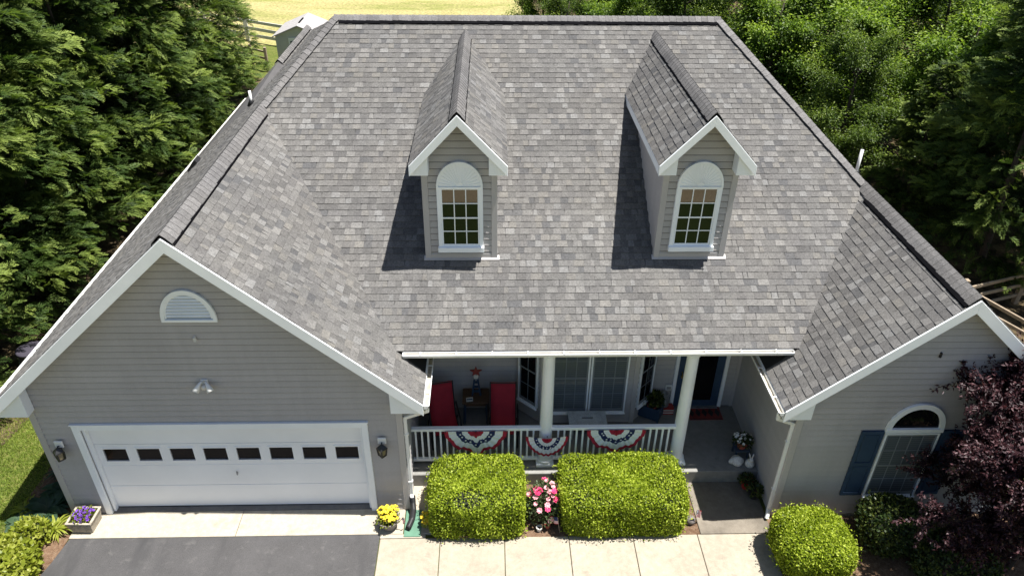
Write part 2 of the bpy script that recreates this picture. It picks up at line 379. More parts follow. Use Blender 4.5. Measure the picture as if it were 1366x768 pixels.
# ================================================================== ground and paving
def sheet(name, mat, poly, z, parent=None, kind='structure', label=None):
    me = bpy.data.meshes.new(name); me.from_pydata([(x,y,z) for x,y in poly], [], [tuple(range(len(poly)))])
    return link(name, me, mat, parent, kind=kind, label=label)
sheet('lawn', 'lawn', [(-1500,-1500),(1500,-1500),(1500,1500),(-1500,1500)], -0.03)
sheet('field', 'field', [(-220,33),(220,33),(400,900),(-400,900)], -0.022)
sheet('forest_floor', 'leaf_litter', [(10.6,2),(45,-4),(45,60),(2.5,60),(3.5,30),(10.6,16)], -0.014)
sheet('tree_bed', 'leaf_litter', [(-20,1.2),(-10.3,1.4),(-9.5,6),(-9.3,16),(-9.8,27),(-24,27)], -0.014)
sheet('street', 'street', [(-60,-17.2),(60,-17.2),(60,-8.75),(-60,-8.75)], -0.018)
sheet('front_lawn', 'front_lawn', [(-60,-8.7),(60,-8.7),(60,-2.9),(-60,-2.9)], -0.022)
# drive with a curved left edge
edge = [(-7.72,-0.60),(-7.76,-0.85),(-7.80,-1.1),(-7.9,-1.5),(-8.1,-2.2),(-8.25,-3.2),(-8.3,-6),(-8.3,-8.75)]
mb = MB(); poly = edge + [(-2.08,-8.75),(-2.08,-0.60)]
mb.prism([(x,y,-0.10) for x,y in poly], (0,0,0.095)); mb.build('driveway','asphalt',kind='structure')
# concrete apron before the garage door, in three pours
ap = tag(bpy.data.objects.new('garage_apron', None), kind='structure'); COL.objects.link(ap)
for a, b in ((-7.74,-4.735),(-4.725,-2.115),(-2.105,-1.66)):
    MB().box(a,b,-0.592,-0.004,-0.08,0.004).build('slab','concrete_apron',ap,bevel=0.006)
MB().box(-7.16,-2.31,-0.002,0.13,-0.08,0.012).build('threshold','concrete_sill_shade',ap,bevel=0.004)
# walkway: slabs along the front and up to the porch step
wk = tag(bpy.data.objects.new('walkway', None), kind='structure'); COL.objects.link(wk)
xs = [-2.07,-0.965,0.215,1.40,2.585,3.79,5.10]
for i in range(len(xs)-1):
    mb = MB(); mb.box(xs[i]+0.006,xs[i+1]-0.006,-2.9,-0.70,-0.08,0.006); mb.build('slab','concrete',wk,bevel=0.008)
MB().box(-2.07,-1.24,-0.688,-0.60,-0.08,0.005).build('slab','concrete_apron',wk,bevel=0.004)
MB().box(3.86,5.20,-0.688,0.565,-0.08,0.006).build('slab','concrete_stained',wk,bevel=0.008)
MB().box(-1.56,-1.10,-0.60,0.56,-0.08,0.010).build('slab','concrete_apron',wk,bevel=0.008)
sheet('mulch_bed','mulch',[(-1.10,-0.70),(3.85,-0.70),(3.85,0.565),(-1.10,0.565)], -0.004)
sheet('mulch_bed_right','mulch',[(5.10,-2.9),(11.5,-2.9),(11.5,-0.30),(5.12,-0.30)], -0.006)
sheet('mulch_bed_left','mulch',[(-9.1,-2.6),(-7.95,-2.2),(-7.76,-0.95),(-7.74,-0.60),(-7.78,0.0),(-7.95,3.2),(-8.85,3.2)], -0.006)

# ================================================================== house
house = thing('house','grey sided house with shingled roof, two dormers, porch and garage','house')

def shingles(poly3, o, ud, vd, seed, expo=0.140):
    """tabs laid in courses over a roof plane, clipped to its outline -> [(verts, faces, colour, projected area)]"""
    rng = random.Random(seed); o = Vector(o); ud = Vector(ud).normalized(); vd = Vector(vd).normalized(); n = ud.cross(vd)
    if n.z < 0: n = -n
    P = [((Vector(p)-o).dot(ud), (Vector(p)-o).dot(vd)) for p in poly3]
    v0 = min(p[1] for p in P); v1 = max(p[1] for p in P); u0 = min(p[0] for p in P); u1 = max(p[0] for p in P)
    out = []; v = v0-0.005; row = 0
    base_cols = [(0.1112, 0.1079, 0.1071),(0.1195, 0.1162, 0.1145),(0.1262, 0.1228, 0.1203),(0.1029, 0.1004, 0.0996)]
    tab_cols = [(0.1428, 0.1386, 0.1361),(0.1328, 0.1295, 0.127),(0.1519, 0.1477, 0.1444),(0.1228, 0.1195, 0.1179),(0.1411, 0.1353, 0.1286),(0.1129, 0.1096, 0.1087)]
    while v < v1:
        u = u0-rng.uniform(0,0.35); raised = rng.random() < 0.5; drift = rng.uniform(0.93,1.07)
        wob = rng.uniform(-0.003,0.003)
        while u < u1:
            w = rng.choice((0.09,0.12,0.15,0.18,0.21)) if raised else rng.choice((0.08,0.10,0.14,0.18,0.26))
            d = 0.012 if raised else -0.012
            top = v+expo+0.012
            q = [(u+0.001,v+wob),(u+w-0.001,v+wob),(u+w-d,top),(u+d,top)]
            q = clip_convex(q, P)
            if len(q) >= 3 and abs(area2(q)) > 2e-4:
                hb = 0.0145 if raised else 0.0090; ht = 0.0015
                def h(vv): return hb+(ht-hb)*(vv-v)/(expo+0.012)
                k = len(q)
                V = [o+ud*a+vd*b+n*h(b) for a,b in q] + [o+ud*a+vd*b-n*0.004 for a,b in q]
                Fc = [tuple(range(k)) if area2(q)*(ud.cross(vd).dot(n)) > 0 else tuple(range(k))[::-1]] + [(i,i+k,(i+1)%k+k,(i+1)%k) for i in range(k)]
                c = rng.choice(tab_cols if raised else base_cols); f = rng.uniform(0.94,1.06)*drift; c = (c[0],c[1]*0.995,c[2]*0.968)
                if rng.random() < 0.12: c = (0.090,0.089,0.089) if not raised else (0.160,0.157,0.152)
                s = [px(x) for x in V[:k]]
                inside = all(4 < a < 1362 and 4 < b < 764 for a,b in s)
                out.append((V, Fc, tuple(x*f for x in c), abs(area2(s)) if inside else 0))
            u += w; raised = not raised if rng.random() < 0.85 else raised
        v += expo; row += 1
    return out

def plane_dirs(kind, s):
    return {'front': ((1,0,0),(0,1,s)), 'right': ((0,1,0),(-1,0,s)), 'left': ((0,1,0),(1,0,s)), 'back': ((1,0,0),(0,-1,s))}[kind]
planes = {
 'main':  ('front', SM, [(GX+(GZ-ZE)/GS,YE,ZE),(WX-(WZ-ZE)/WS,YE,ZE),(WX,YVW,WZ),(XRR,YR,ZR),(XRL,YR,ZR),(GX,YVG,GZ)]),
 'garR':  ('right', GS, [(GX+(GZ-ZE)/GS,GY,ZE),(GX+(GZ-ZE)/GS,YE,ZE),(GX,YVG,GZ),(GX,GY,GZ)]),
 'garR2': ('right', GS, [(GX+GEX,GY,GEZ),(GX+GEX,0.55,GEZ),(GX+(GZ-ZE)/GS,YE,ZE),(GX+(GZ-ZE)/GS,GY,ZE)]),
 'garL':  ('left',  GS, [(GX-GEX,GY,GEZ),(GX,GY,GZ),(GX,12.3,GZ),(-5.9,16.0,GZ-GS*1.154),(GX-GEX,15.6,GEZ)]),
 'hipL':  ('left', (ZR-GZ)/(XRL-GX), [(GX,YVG,GZ),(XRL,YR,ZR),(GX,12.3,GZ)]),
 'wingL': ('left',  WS, [(WX-(WZ-ZE)/WS,WY,ZE),(WX,WY,WZ),(WX,YVW,WZ),(WX-(WZ-ZE)/WS,YE,ZE)]),
 'wingL2': ('left',  WS, [(WX-WEX,WY,WEZ),(WX-(WZ-ZE)/WS,WY,ZE),(WX-(WZ-ZE)/WS,YE,ZE),(WX-WEX,0.58,WEZ)]),
 'wingR': ('right', WS, [(WX+WEX,WY,WEZ),(WX,WY,WZ),(WX,11.5,WZ),(WX+WEX,14.6,WEZ)]),
 'hipR':  ('right', (ZR-WZ)/(WX-XRR), [(WX,YVW,WZ),(XRR,YR,ZR),(WX,11.5,WZ)]),
}
deck = MB(); under = []; allsh = []
for i, (nm, (kd, s, poly)) in enumerate(planes.items()):
    ud, vd = plane_dirs(kd, s); n = Vector(ud).cross(Vector(vd)).normalized(); n = n if n.z > 0 else -n
    pl = [Vector(p)-n*0.004 for p in poly]
    deck.prism(pl, -n*0.05)
    allsh += shingles(poly, poly[0], ud, vd, 11+i)
# small rear ridge standing above the left slope
RX, RZ = -6.1, 5.1
rr = [((GX-GEX,9.7,GEZ+0.004),(RX,11.9,RZ),(RX,16.0,RZ),(GX-GEX,15.7,GEZ+0.006)), ((-5.0,12.0,4.3),(-5.0,16.0,4.3),(RX,16.0,RZ),(RX,11.9,RZ))]
deck.add([(GX-GEX,9.6,GEZ-0.01),(RX,11.9,RZ-0.012),(RX,16.0,RZ-0.012),(GX-GEX,15.7,GEZ-0.01),(-5.0,12.0,4.3),(-5.0,16.0,4.3),(RX-0.4,9.8,GZ-GS*1.754-0.01)],[(0,1,2,3),(1,4,5,2),(0,6,1),(6,4,1),(3,2,5)])
allsh += shingles(rr[0], rr[0][0], (0,1,0), (RX-(GX-GEX),0,RZ-GEZ), 31)
allsh += shingles(rr[1], rr[1][0], (0,1,0), (-1.1,0,0.8), 32)
# hidden rear slopes and the carry-under of the wing roofs (black underlay)
deck.prism([(XRL,YR,ZR),(XRR,YR,ZR),(9.9,14.6,3.3),(-5.9,14.6,3.3)], (0,0,-0.1))
for x0, z0, x1, z1, ya in ((GX+GEX-0.02,GEZ-0.02,-2.4,GZ-GS*2.346-0.02,0.56),(WX-WEX+0.02,WEZ-0.02,6.1,WZ-WS*1.363-0.02,0.59)):
    under.append(MB().prism([(x0,ya,z0),(x1,ya,z1),(x1,2.5,z1),(x0,2.5,z0)], (0,0,-0.05)))
roof = deck.build('roof','deck_grey',house)
for u_ in under: u_.build('underlay','deck_black',roof)
order = sorted(range(len(allsh)), key=lambda i: -allsh[i][3]); singles = set(order[:300])
big = MB()
for i, (V, Fc, c, a) in enumerate(allsh):
    if i in singles: MB().add(V, Fc, c).build('shingle','shingle',roof)
    else: big.add(V, Fc, c)
big.build('shingle_cover','shingle',roof,kind='stuff')

def caps(p, q, sl, sr, parent, seed, lift=0.03, half=0.15, step=0.145, name='ridge_cap', flip=False):
    """bent cap shingles lapped along a ridge or hip; sl/sr = drop vectors to each side"""
    rng = random.Random(seed); p = Vector(p); q = Vector(q); d = (q-p); L = d.length; d.normalize()
    sl = Vector(sl).normalized(); sr = Vector(sr).normalized(); up = -(sl+sr); up = up - d*up.dot(d); up.normalize()
    k = int(L/step)
    for i in range(k+1):
        t0 = i*step; t1 = min(t0+step*1.35, L+0.02)
        h0 = lift+0.016; h1 = lift+0.004; w = half*rng.uniform(0.96,1.04); jog = rng.uniform(-0.008,0.008)
        def row(t, h):
            b = p+d*t
            return [b+sl*w+up*h, b+sl*w*0.45+up*(h+0.018), b+up*(h+0.012), b+sr*w*0.45+up*(h+0.018), b+sr*w+up*h]
        V = row(t0+jog,h0)+row(t1,h1)+[x-up*0.012 for x in row(t0+jog,h0)]
        Fc = [(j,j+1,j+6,j+5) for j in range(4)]+[(j,j+10,j+11,j+1) for j in range(4)]+[(0,5,10),(4,14,9)]
        g = rng.choice((0.126,0.135,0.144,0.153))*rng.uniform(0.95,1.05)
        MB().add(V,Fc,(g,g*0.965,g*0.945)).build(name,'shingle',parent)
def vent_strip(p, q, sl, sr, parent, half=0.165, th=0.028):
    p = Vector(p); q = Vector(q); d = (q-p).normalized(); sl = Vector(sl).normalized(); sr = Vector(sr).normalized()
    up = -(sl+sr); up = (up-d*up.dot(d)).normalized()
    prof = [sl*half, sl*half+up*th, up*(th+0.006), sr*half+up*th, sr*half, -up*0.01]
    MB().prism([p+k+up*0.006 for k in prof], q-p).build('ridge_vent','vent_black',parent)
gl, gr = Vector((-1,0,-GS)), Vector((1,0,-GS))
caps((GX,GY-0.01,GZ),(GX,YVG,GZ),gl,gr,roof,1,lift=0.034,half=0.21); vent_strip((GX,GY+0.02,GZ),(GX,YVG-0.25,GZ),gl,gr,roof,half=0.226)
wl_, wr_ = Vector((-1,0,-WS)), Vector((1,0,-WS))
caps((WX,WY-0.01,WZ),(WX,YVW,WZ),wl_,wr_,roof,2,lift=0.034,half=0.21); vent_strip((WX,WY+0.02,WZ),(WX,YVW-0.5,WZ),wl_,wr_,roof,half=0.27,th=0.034)
mf, mk = Vector((0,-1,-SM)), Vector((0,1,-SM))
caps((XRL,YR,ZR),(XRR,YR,ZR),mf,mk,roof,3,lift=0.034,half=0.16); vent_strip((XRL+0.12,YR,ZR),(XRR-0.05,YR,ZR),mf,mk,roof,half=0.235,th=0.034)
hl = Vector((XRL-GX,YR-YVG,ZR-GZ)).normalized()
caps((GX,YVG,GZ),(XRL,YR,ZR),Vector((-0.55,0.55,-0.5)),Vector((0.62,-0.45,0.1)).cross(Vector((0,0,0))) + Vector((0.72,-0.62,-0.16)),roof,4,lift=0.012,half=0.17)
caps((WX,YVW,WZ),(XRR,YR,ZR),Vector((-0.72,-0.62,-0.16)),Vector((0.55,0.55,-0.5)),roof,5,lift=0.012,half=0.17)
caps((RX,11.9,RZ),(RX,16.0,RZ),(-1,0,-1),(1.1,0,-0.8),roof,6,lift=0.03,half=0.15)
vent_strip((RX,12.0,RZ),(RX,15.8,RZ),(-1,0,-1),(1.1,0,-0.8),roof)
# pipes and a box vent on the roof
for x, y, z, h in ((-6.12,9.0,GZ-GS*1.37,0.36),(8.25,5.6,WZ-WS*0.79,0.62)):
    mb = MB(); mb.tube([(x,y,z-0.1),(x,y,z+h)],0.035,12); o = mb.build('vent_pipe','white_plastic',roof,True)
    MB().lathe([(0.12,-0.02),(0.06,0.10),(0.05,0.14)],(x,y,z),12).build('pipe_boot','black_plastic',o,True)
mb = MB(); mb.prism([(-7.62,7.75,GZ-GS*2.9),(-7.32,7.75,GZ-GS*2.58),(-7.40,7.75,GZ-GS*2.58+0.10),(-7.62,7.75,GZ-GS*2.9+0.10)],(0,0.3,0)); mb.build('box_vent','black_plastic',roof)

# ---- fascia boards and eave returns
def rake(p, q, depth, th, parent, name='fascia', y_off=0.0):
    """vertical board following a rake from p to q, hanging down by depth"""
    p = Vector(p)+Vector((0,-0.022,0.006)); q = Vector(q)+Vector((0,-0.022,0.006))
    mb = MB(); mb.prism([p, q, q-Vector((0,0,depth)), p-Vector((0,0,depth))], (0,th,0)); return mb.build(name,'white_trim',parent,bevel=0.004)
FD = 0.235
# garage: two rakes meeting at the peak
rake((GX,GY,GZ-0.012),(GX+GEX,GY,GEZ-0.012),FD,0.03,roof); rake((GX,GY,GZ-0.012),(GX-GEX,GY,GEZ-0.012),FD,0.03,roof)
def ret(x_in, x_out, y0, y1, zb, slope, sx, parent):
    """boxed eave return under the rake end"""
    zt_out = zb+0.235; zt_in = zt_out + slope*abs(x_out-x_in)
    MB().prism([(x_in,y0,zb),(x_out,y0,zb),(x_out,y0,zt_out-0.02),(x_in,y0,zt_in-0.02)],(0,y1-y0,0)).build('eave_return','white_trim',parent,bevel=0.004)
ret(GX+GEX-0.56, GX+GEX-0.03, GY+0.034, -0.02, GEZ-0.235, GS, 1, roof)
ret(GX-GEX+0.56, GX-GEX+0.03, GY+0.034, -0.02, GEZ-0.235, GS, -1, roof)
rake((WX,WY,WZ-0.012),(WX-WEX,WY,WEZ-0.012),FD,0.03,roof); rake((WX,WY,WZ-0.012),(WX+WEX,WY,WEZ-0.012),FD,0.03,roof)
ret(WX-WEX+0.50, WX-WEX+0.03, WY+0.034, WWY-0.02, WEZ-0.235, WS, 1, roof)
ret(WX+WEX-0.50, WX+WEX-0.03, WY+0.034, WWY-0.02, WEZ-0.235, WS, -1, roof)
# soffits behind the rakes
for x, z, ex, s, y0, y1 in ((GX,GZ,GEX,GS,GY+0.03,0.0),(WX,WZ,WEX,WS,WY+0.03,WWY)):
    for sg in (-1,1):
        MB().prism([(x,y0,z-0.125),(x+sg*ex,y0,z-s*ex-0.125),(x+sg*ex,y0,z-s*ex-0.145),(x,y0,z-0.145)],(0,y1-y0,0)).build('soffit','soffit',roof)
# eave fascia boards
MB().box(GX-GEX+0.0,GX-GEX+0.025,GY+0.03,15.5,GEZ-0.20,GEZ-0.02).build('fascia','white_trim',roof)
MB().box(GX+GEX-0.025,GX+GEX,GY+0.035,2.3,GEZ-0.20,GEZ-0.02).build('fascia','white_trim',roof)
MB().box(WX-WEX,WX-WEX+0.025,WY+0.035,2.3,WEZ-0.20,WEZ-0.02).build('fascia','white_trim',roof)
MB().box(-1.55,5.32,YE+0.005,YE+0.03,ZE-0.11,ZE-0.02).build('fascia','white_trim',roof)
# gutters: open K-profile with hangers
def gutter(p, q, out, parent=house, hang=0.62):
    p = Vector(p); q = Vector(q); d = (q-p); L = d.length; d.normalize(); out = Vector(out); z = Vector((0,0,1))
    prof = [(0,0),(0,-0.078),(0.070,-0.078),(0.098,-0.04),(0.102,0.0),(0.088,0.0),(0.086,-0.035),(0.064,-0.068),(0.008,-0.068),(0.008,0)]
    mb = MB(); mb.prism([p+out*a+z*b for a,b in prof], q-p); g = mb.build('gutter','gutter_white',parent)
    for e in (p,q-d*0.006): MB().prism([e+out*a+z*b for a,b in prof[:5]], d*0.006).build('end_cap','gutter_white',g)
    mb = MB(); a0 = p+out*0.009-z*0.055; a1 = q+out*0.009-z*0.055
    mb.add([a0,a1,a1+out*0.064,a0+out*0.064],[(0,1,2,3)]); mb.build('gutter_lining','gutter_inside',g)
    k = max(1,int(L/hang))
    for i in range(k):
        c = p+d*(L*(i+0.5)/k)
        MB().beam(c+out*0.0+z*0.004,c+out*0.10+z*0.004,0.02,0.010).build('hanger','gutter_white',g)
    return g
gutter((-1.56,YE-0.005,ZE-0.02),(5.34,YE-0.005,ZE-0.02),(0,-1,0))
gutter((GX-GEX-0.003,GY-0.01,GEZ-0.03),(GX-GEX-0.003,15.5,GEZ-0.03),(-1,0,0),hang=1.1)
gutter((GX+GEX+0.003,GY-0.01,GEZ-0.03),(GX+GEX+0.003,1.9,GEZ-0.03),(1,0,0))
gutter((WX-WEX-0.003,WY-0.01,WEZ-0.03),(WX-WEX-0.003,1.9,WEZ-0.03),(-1,0,0))
def downspout(pts, parent=house, w=0.065, dp=0.05):
    mb = MB()
    for a, b in zip(pts[:-1], pts[1:]):
        e = (Vector(b)-Vector(a)).normalized()*0.02; mb.beam(Vector(a)-e,Vector(b)+e,w,dp,up=(0,1,0.01))
    o = mb.build('downspout','gutter_white',parent,bevel=0.008)
    for z in (0.7,1.9):
        p = min(pts, key=lambda q: 9 if abs(q[2]-z) > 3 else abs(q[2]-z)); MB().box(pts[2][0]-0.045,pts[2][0]+0.045,pts[2][1]-0.032,pts[2][1]+0.032,z,z+0.03).build('strap','gutter_white',o)
downspout([(GX+GEX+0.06,GY+0.10,GEZ-0.13),(GX+GEX+0.05,GY+0.12,GEZ-0.25),(GWR+0.05,0.03,GEZ-0.55),(GWR+0.05,0.03,0.38),(GWR+0.06,-0.02,0.30)])
downspout([(WX-WEX-0.06,WY+0.08,WEZ-0.13),(WX-WEX-0.05,WY+0.09,WEZ-0.25),(WWL-0.05,WWY+0.03,WEZ-0.5),(WWL-0.05,WWY+0.03,0.16),(WWL-0.10,WWY-0.10,0.06)])

# ---- walls and clapboard siding
EXPO = 0.127
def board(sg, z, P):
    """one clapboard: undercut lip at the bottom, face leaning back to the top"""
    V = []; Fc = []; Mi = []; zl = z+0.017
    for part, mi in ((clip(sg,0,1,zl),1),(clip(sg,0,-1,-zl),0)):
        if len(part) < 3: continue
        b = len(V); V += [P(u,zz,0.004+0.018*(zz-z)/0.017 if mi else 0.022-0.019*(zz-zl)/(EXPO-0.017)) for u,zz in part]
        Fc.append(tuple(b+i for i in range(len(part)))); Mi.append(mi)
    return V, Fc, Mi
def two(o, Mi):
    o.data.materials.append(MAT['siding_lap_shade']); o.data.polygons.foreach_set('material_index', Mi); o.data.update()
def siding(name, poly, o, ud, nd_, openings=(), join=False, parent=house, core=0.12, z0=None, boards=True):
    """wall core with lapped boards; poly in (u,z), nd_ = outward"""
    o = Vector(o); ud = Vector(ud); n = Vector(nd_)
    def P(u,z,d=0.0): return o+ud*u+Vector((0,0,z))+n*d
    mb = MB()
    pieces = [poly]
    for (a,b,c,d) in openings:
        nxt = []
        for pc in pieces:
            for q in (clip(pc,1,0,a), clip(pc,-1,0,-b), clip(clip(clip(pc,1,0,b),-1,0,-a),0,-1,-d), clip(clip(clip(pc,1,0,b),-1,0,-a),0,1,c)):
                if len(q) >= 3 and abs(area2(q)) > 1e-4: nxt.append(q)
        pieces = nxt
    for pc in pieces: mb.prism([P(u,z) for u,z in pc], -n*core)
    wall = mb.build(name,'siding',parent)
    if not boards: return wall
    za = min(p[1] for p in poly) if z0 is None else z0; zb = max(p[1] for p in poly); z = za; jm = MB(); jmi = []
    while z < zb-0.004:
        strip = clip(clip(poly,0,-1,-z),0,1,z+EXPO-0.002)
        segs = [strip] if len(strip) >= 3 else []
        for (a,b,c,d) in openings:
            if z+EXPO > c and z < d:
                nx = []
                for sg in segs:
                    for q in (clip(sg,1,0,a), clip(sg,-1,0,-b)):
                        if len(q) >= 3: nx.append(q)
                segs = nx
        for sg in segs:
            if abs(area2(sg)) < 2e-4: continue
            V, Fc, Mi = board(sg, z, P)
            if join: jm.add(V,Fc); jmi += Mi
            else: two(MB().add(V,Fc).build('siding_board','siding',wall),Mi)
        z += EXPO
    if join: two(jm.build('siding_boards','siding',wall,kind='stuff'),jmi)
    return wall
# garage front: gable polygon with the door opening
gpoly = [(GWL,0),(GWR,0),(GWR,GEZ+0.30),(GX,GZ-0.14),(GWL,GEZ+0.30)]
DX0, DX1, DT = -7.284+0.115, -2.184-0.115, 2.135
siding('garage_wall', gpoly, (0,0,0), (1,0,0), (0,-1,0), [(DX0,DX1,-1,DT)])
for x in (GWL,GWR-0.09): MB().box(x-0.012,x+0.102,-0.026,0.0,0.0,GEZ-0.1).build('corner_board','siding_trim',house,bevel=0.004)
for x,sg in ((GWL-0.014,1),(GWR+0.014,-1)): MB().box(min(x,x+0.004*sg),max(x,x+0.004*sg),-0.024,0.09,0.0,GEZ-0.1).build('corner_board','siding_trim',house)
siding('garage_side_wall', [(0.0,0),(PBACK,0),(PBACK,3.1),(0.0,3.1)], (GWR,0.0,0), (0,1,0), (1,0,0), join=True)
siding('left_side_wall', [(0.0,-0.1),(15.2,-0.1),(15.2,2.9),(0.0,2.9)], (GWL,0.0,0), (0,1,0), (-1,0,0), join=True)
# wing
wpoly = [(WWL,0.05),(WWR,0.05),(WWR,WEZ+0.22),(WX,WZ-0.14),(WWL,WEZ+0.22)]
siding('wing_wall', wpoly, (0,WWY,0), (1,0,0), (0,-1,0))
siding('wing_side_wall', [(WWY,0.0),(PBACK,0.0),(PBACK,2.95),(WWY,2.95)], (WWL,0.0,0), (0,1,0), (-1,0,0))
siding('right_side_wall', [(WWY,0.0),(14.3,0.0),(14.3,2.9),(WWY,2.9)], (WWR,0.0,0), (0,1,0), (1,0,0), join=True)
MB().box(WWL-0.012,WWL+0.10,WWY-0.026,WWY,0.05,WEZ-0.1).build('corner_board','siding_trim',house,bevel=0.004)
MB().box(WWL-0.024,WWL-0.0,WWY-0.024,WWY+0.09,0.05,WEZ-0.1).build('corner_board','siding_trim',house,bevel=0.004)
MB().box(WWL-0.02,WWR+0.02,WWY-0.012,WWY+0.2,-0.1,0.05).build('foundation','concrete_porch',house)
# porch walls
CE = 3.17
def wallseg(name, a, b):
    a = Vector((a[0],a[1],0)); b = Vector((b[0],b[1],0)); L = (b-a).length; u = (b-a)/L; n = Vector((u.y,-u.x,0))
    return siding(name, [(0,FLOOR),(L,FLOOR),(L,CE),(0,CE)], a, u, n, core=0.1)
B0, B1, B2, B3 = (0.52,PBACK), (1.04,2.0), (2.95,2.0), (3.45,PBACK)
wallseg('porch_wall',(GWR,PBACK),B0); wallseg('bay_wall',B0,B1); wallseg('bay_wall',B1,B2); wallseg('bay_wall',B2,B3); wallseg('porch_wall',B3,(WWL,PBACK))
for x,y in (B1,B2): MB().box(x-0.05,x+0.05,y-0.03,y+0.05,FLOOR,CE).build('corner_board','siding_trim',house,bevel=0.004)
MB().box(5.20,5.26,PBACK-0.03,PBACK-0.0,FLOOR,CE).build('corner_board','siding_trim',house)
# porch ceiling, beam, slab
MB().box(GWR+0.02,WWL-0.02,YE+0.06,PBACK,CE,CE+0.03).build('porch_ceiling','soffit',house)
MB().box(GWR+0.02,WWL-0.02,0.80,1.0,CE-0.06,CE-0.002).build('porch_beam','white_trim',house)
MB().box(GWR+0.002,WWL-0.002,0.57,PBACK+0.6,-0.1,FLOOR).build('porch_slab','concrete_porch',house,bevel=0.012)

# ---- garage door
TD = 0.115
MB().box(DX0-TD,DX0,-0.045,0.02,0.0,DT+TD).build('door_trim','white_trim',house,bevel=0.005)
MB().box(DX1,DX1+TD,-0.045,0.02,0.0,DT+TD).build('door_trim','white_trim',house,bevel=0.005)
MB().box(DX0,DX1,-0.045,0.02,DT,DT+TD).build('door_trim','white_trim',house,bevel=0.005)
MB().box(DX0-TD-0.015,DX1+TD+0.015,-0.06,0.0,DT+TD,DT+TD+0.02).build('drip_cap','white_trim',house)
for x0,x1 in ((DX0-0.001,DX0+0.045),(DX1-0.045,DX1+0.001)): MB().box(x0,x1,0.02,0.115,0.0,DT).build('door_jamb','white_trim',house,bevel=0.004)
MB().box(DX0+0.045,DX1-0.045,0.02,0.115,DT-0.045,DT).build('door_jamb','white_trim',house,bevel=0.004)
gd = MB().box(DX0+0.02,DX1-0.02,0.155,0.19,0.012,DT-0.02).build('garage_door','door_white',house)
GDY = 0.12
zs = [0.014,0.585,1.115,1.645,2.12]
for i in range(4):
    z0, z1 = zs[i]+0.003, zs[i+1]-0.003
    if i == 2:
        # section with the row of eight window openings
        wx = [(-7.0+j*0.5929, -7.0+j*0.5929+0.41) for j in range(8)]; wz0, wz1 = 1.235, 1.535; mb = MB()
        mb.box(DX0+0.02,DX1-0.02,GDY,0.16,z0,wz0); mb.box(DX0+0.02,DX1-0.02,GDY,0.16,wz1,z1)
        ex = [DX0+0.02]+[v for w in wx for v in w]+[DX1-0.02]
        for j in range(0,len(ex),2): mb.box(ex[j],ex[j+1],GDY+0.0005,0.16,wz0,wz1)
        sec = mb.build('door_section','door_white',gd)
        for a,b in wx:
            MB().box(a-0.006,b+0.006,0.140,0.146,wz0-0.006,wz1+0.006).build('pane','glass_garage',gd)
            fr = MB()
            for q in ((a-0.03,a,wz0-0.03,wz1+0.03),(b,b+0.03,wz0-0.03,wz1+0.03),(a,b,wz0-0.03,wz0),(a,b,wz1,wz1+0.03)):
                fr.box(q[0],q[1],GDY-0.010,GDY+0.012,q[2],q[3])
            fr.build('pane_frame','door_white',gd)
    else:
        MB().box(DX0+0.02,DX1-0.02,GDY,0.16,z0,z1).build('door_section','door_white',gd,bevel=0.004)
mb = MB(); mb.lathe([(0.018,0),(0.018,0.012),(0.010,0.016)],(0,0,0),12); lk = mb.build('door_handle','steel',gd); lk.location = (-4.72,GDY,0.90); lk.rotation_euler = (math.pi/2,0,0)
MB().beam((-4.72,GDY-0.02,0.86),(-4.72,GDY-0.02,0.94),0.02,0.02).build('door_handle','steel',gd)
MB().box(DX0+0.02,DX1-0.02,GDY-0.004,GDY+0.03,0.012,0.03).build('door_seal','black_plastic',gd)

# ---- half-round windows and vents
def half_ring(cx, z0, r_out, r_in, y, th, squash=1.0, n=28, leg=0.0):
    a = [(cx+r_out*math.cos(math.pi*k/n), y, z0+squash*r_out*math.sin(math.pi*k/n)) for k in range(n+1)]
    b = [(cx+r_in*math.cos(math.pi*k/n), y, z0+squash*r_in*math.sin(math.pi*k/n)) for k in range(n+1)]
    V = a+b+[(x,yy-th,z) for x,yy,z in a]+[(x,yy-th,z) for x,yy,z in b]; m = n+1; Fc = []
    for k in range(n):
        Fc += [(k,k+1,m+k+1,m+k),(2*m+k,3*m+k,3*m+k+1,2*m+k+1),(k,2*m+k,2*m+k+1,k+1),(m+k,m+k+1,3*m+k+1,3*m+k)]
    Fc += [(0,m,3*m,2*m),(n,2*m+n,3*m+n,m+n)]
    return MB().add(V,Fc)
def half_disc(cx, z0, r, y, th, squash=1.0, n=28):
    return MB().prism([(cx+r*math.cos(math.pi*k/n), y, z0+squash*r*math.sin(math.pi*k/n)) for k in range(n+1)],(0,-th,0))
def gable_vent(cx, z0, r, sq, y):
    v = half_disc(cx,z0,r,y,0.012,sq).build('gable_vent','louver_back',house)
    half_ring(cx,z0,r,r*0.86,y-0.012,0.035,sq).build('vent_frame','white_trim',v)
    half_ring(cx,z0+0.02,r*0.85,r*0.80,y-0.012,0.024,sq).build('vent_frame','white_trim',v)
    MB().box(cx-r,cx+r,y-0.05,y-0.010,z0-0.045,z0).build('vent_frame','white_trim',v,bevel=0.004)
    k = 7; hgt = sq*r*0.80
    for i in range(k):
        zz = z0+0.03+(i+0.1)*(hgt-0.03)/k; w = r*0.80*math.sqrt(max(0,1-((zz-z0-0.01)/hgt)**2))
        if w < 0.06: continue
        MB().prism([(cx-w,y-0.012,zz+0.038),(cx-w,y-0.034,zz+0.018),(cx-w,y-0.032,zz+0.010),(cx-w,y-0.012,zz+0.028)],(2*w,0,0)).build('louver','white_trim',v)
gable_vent(-4.75,4.475,0.435,1.26,-0.014)

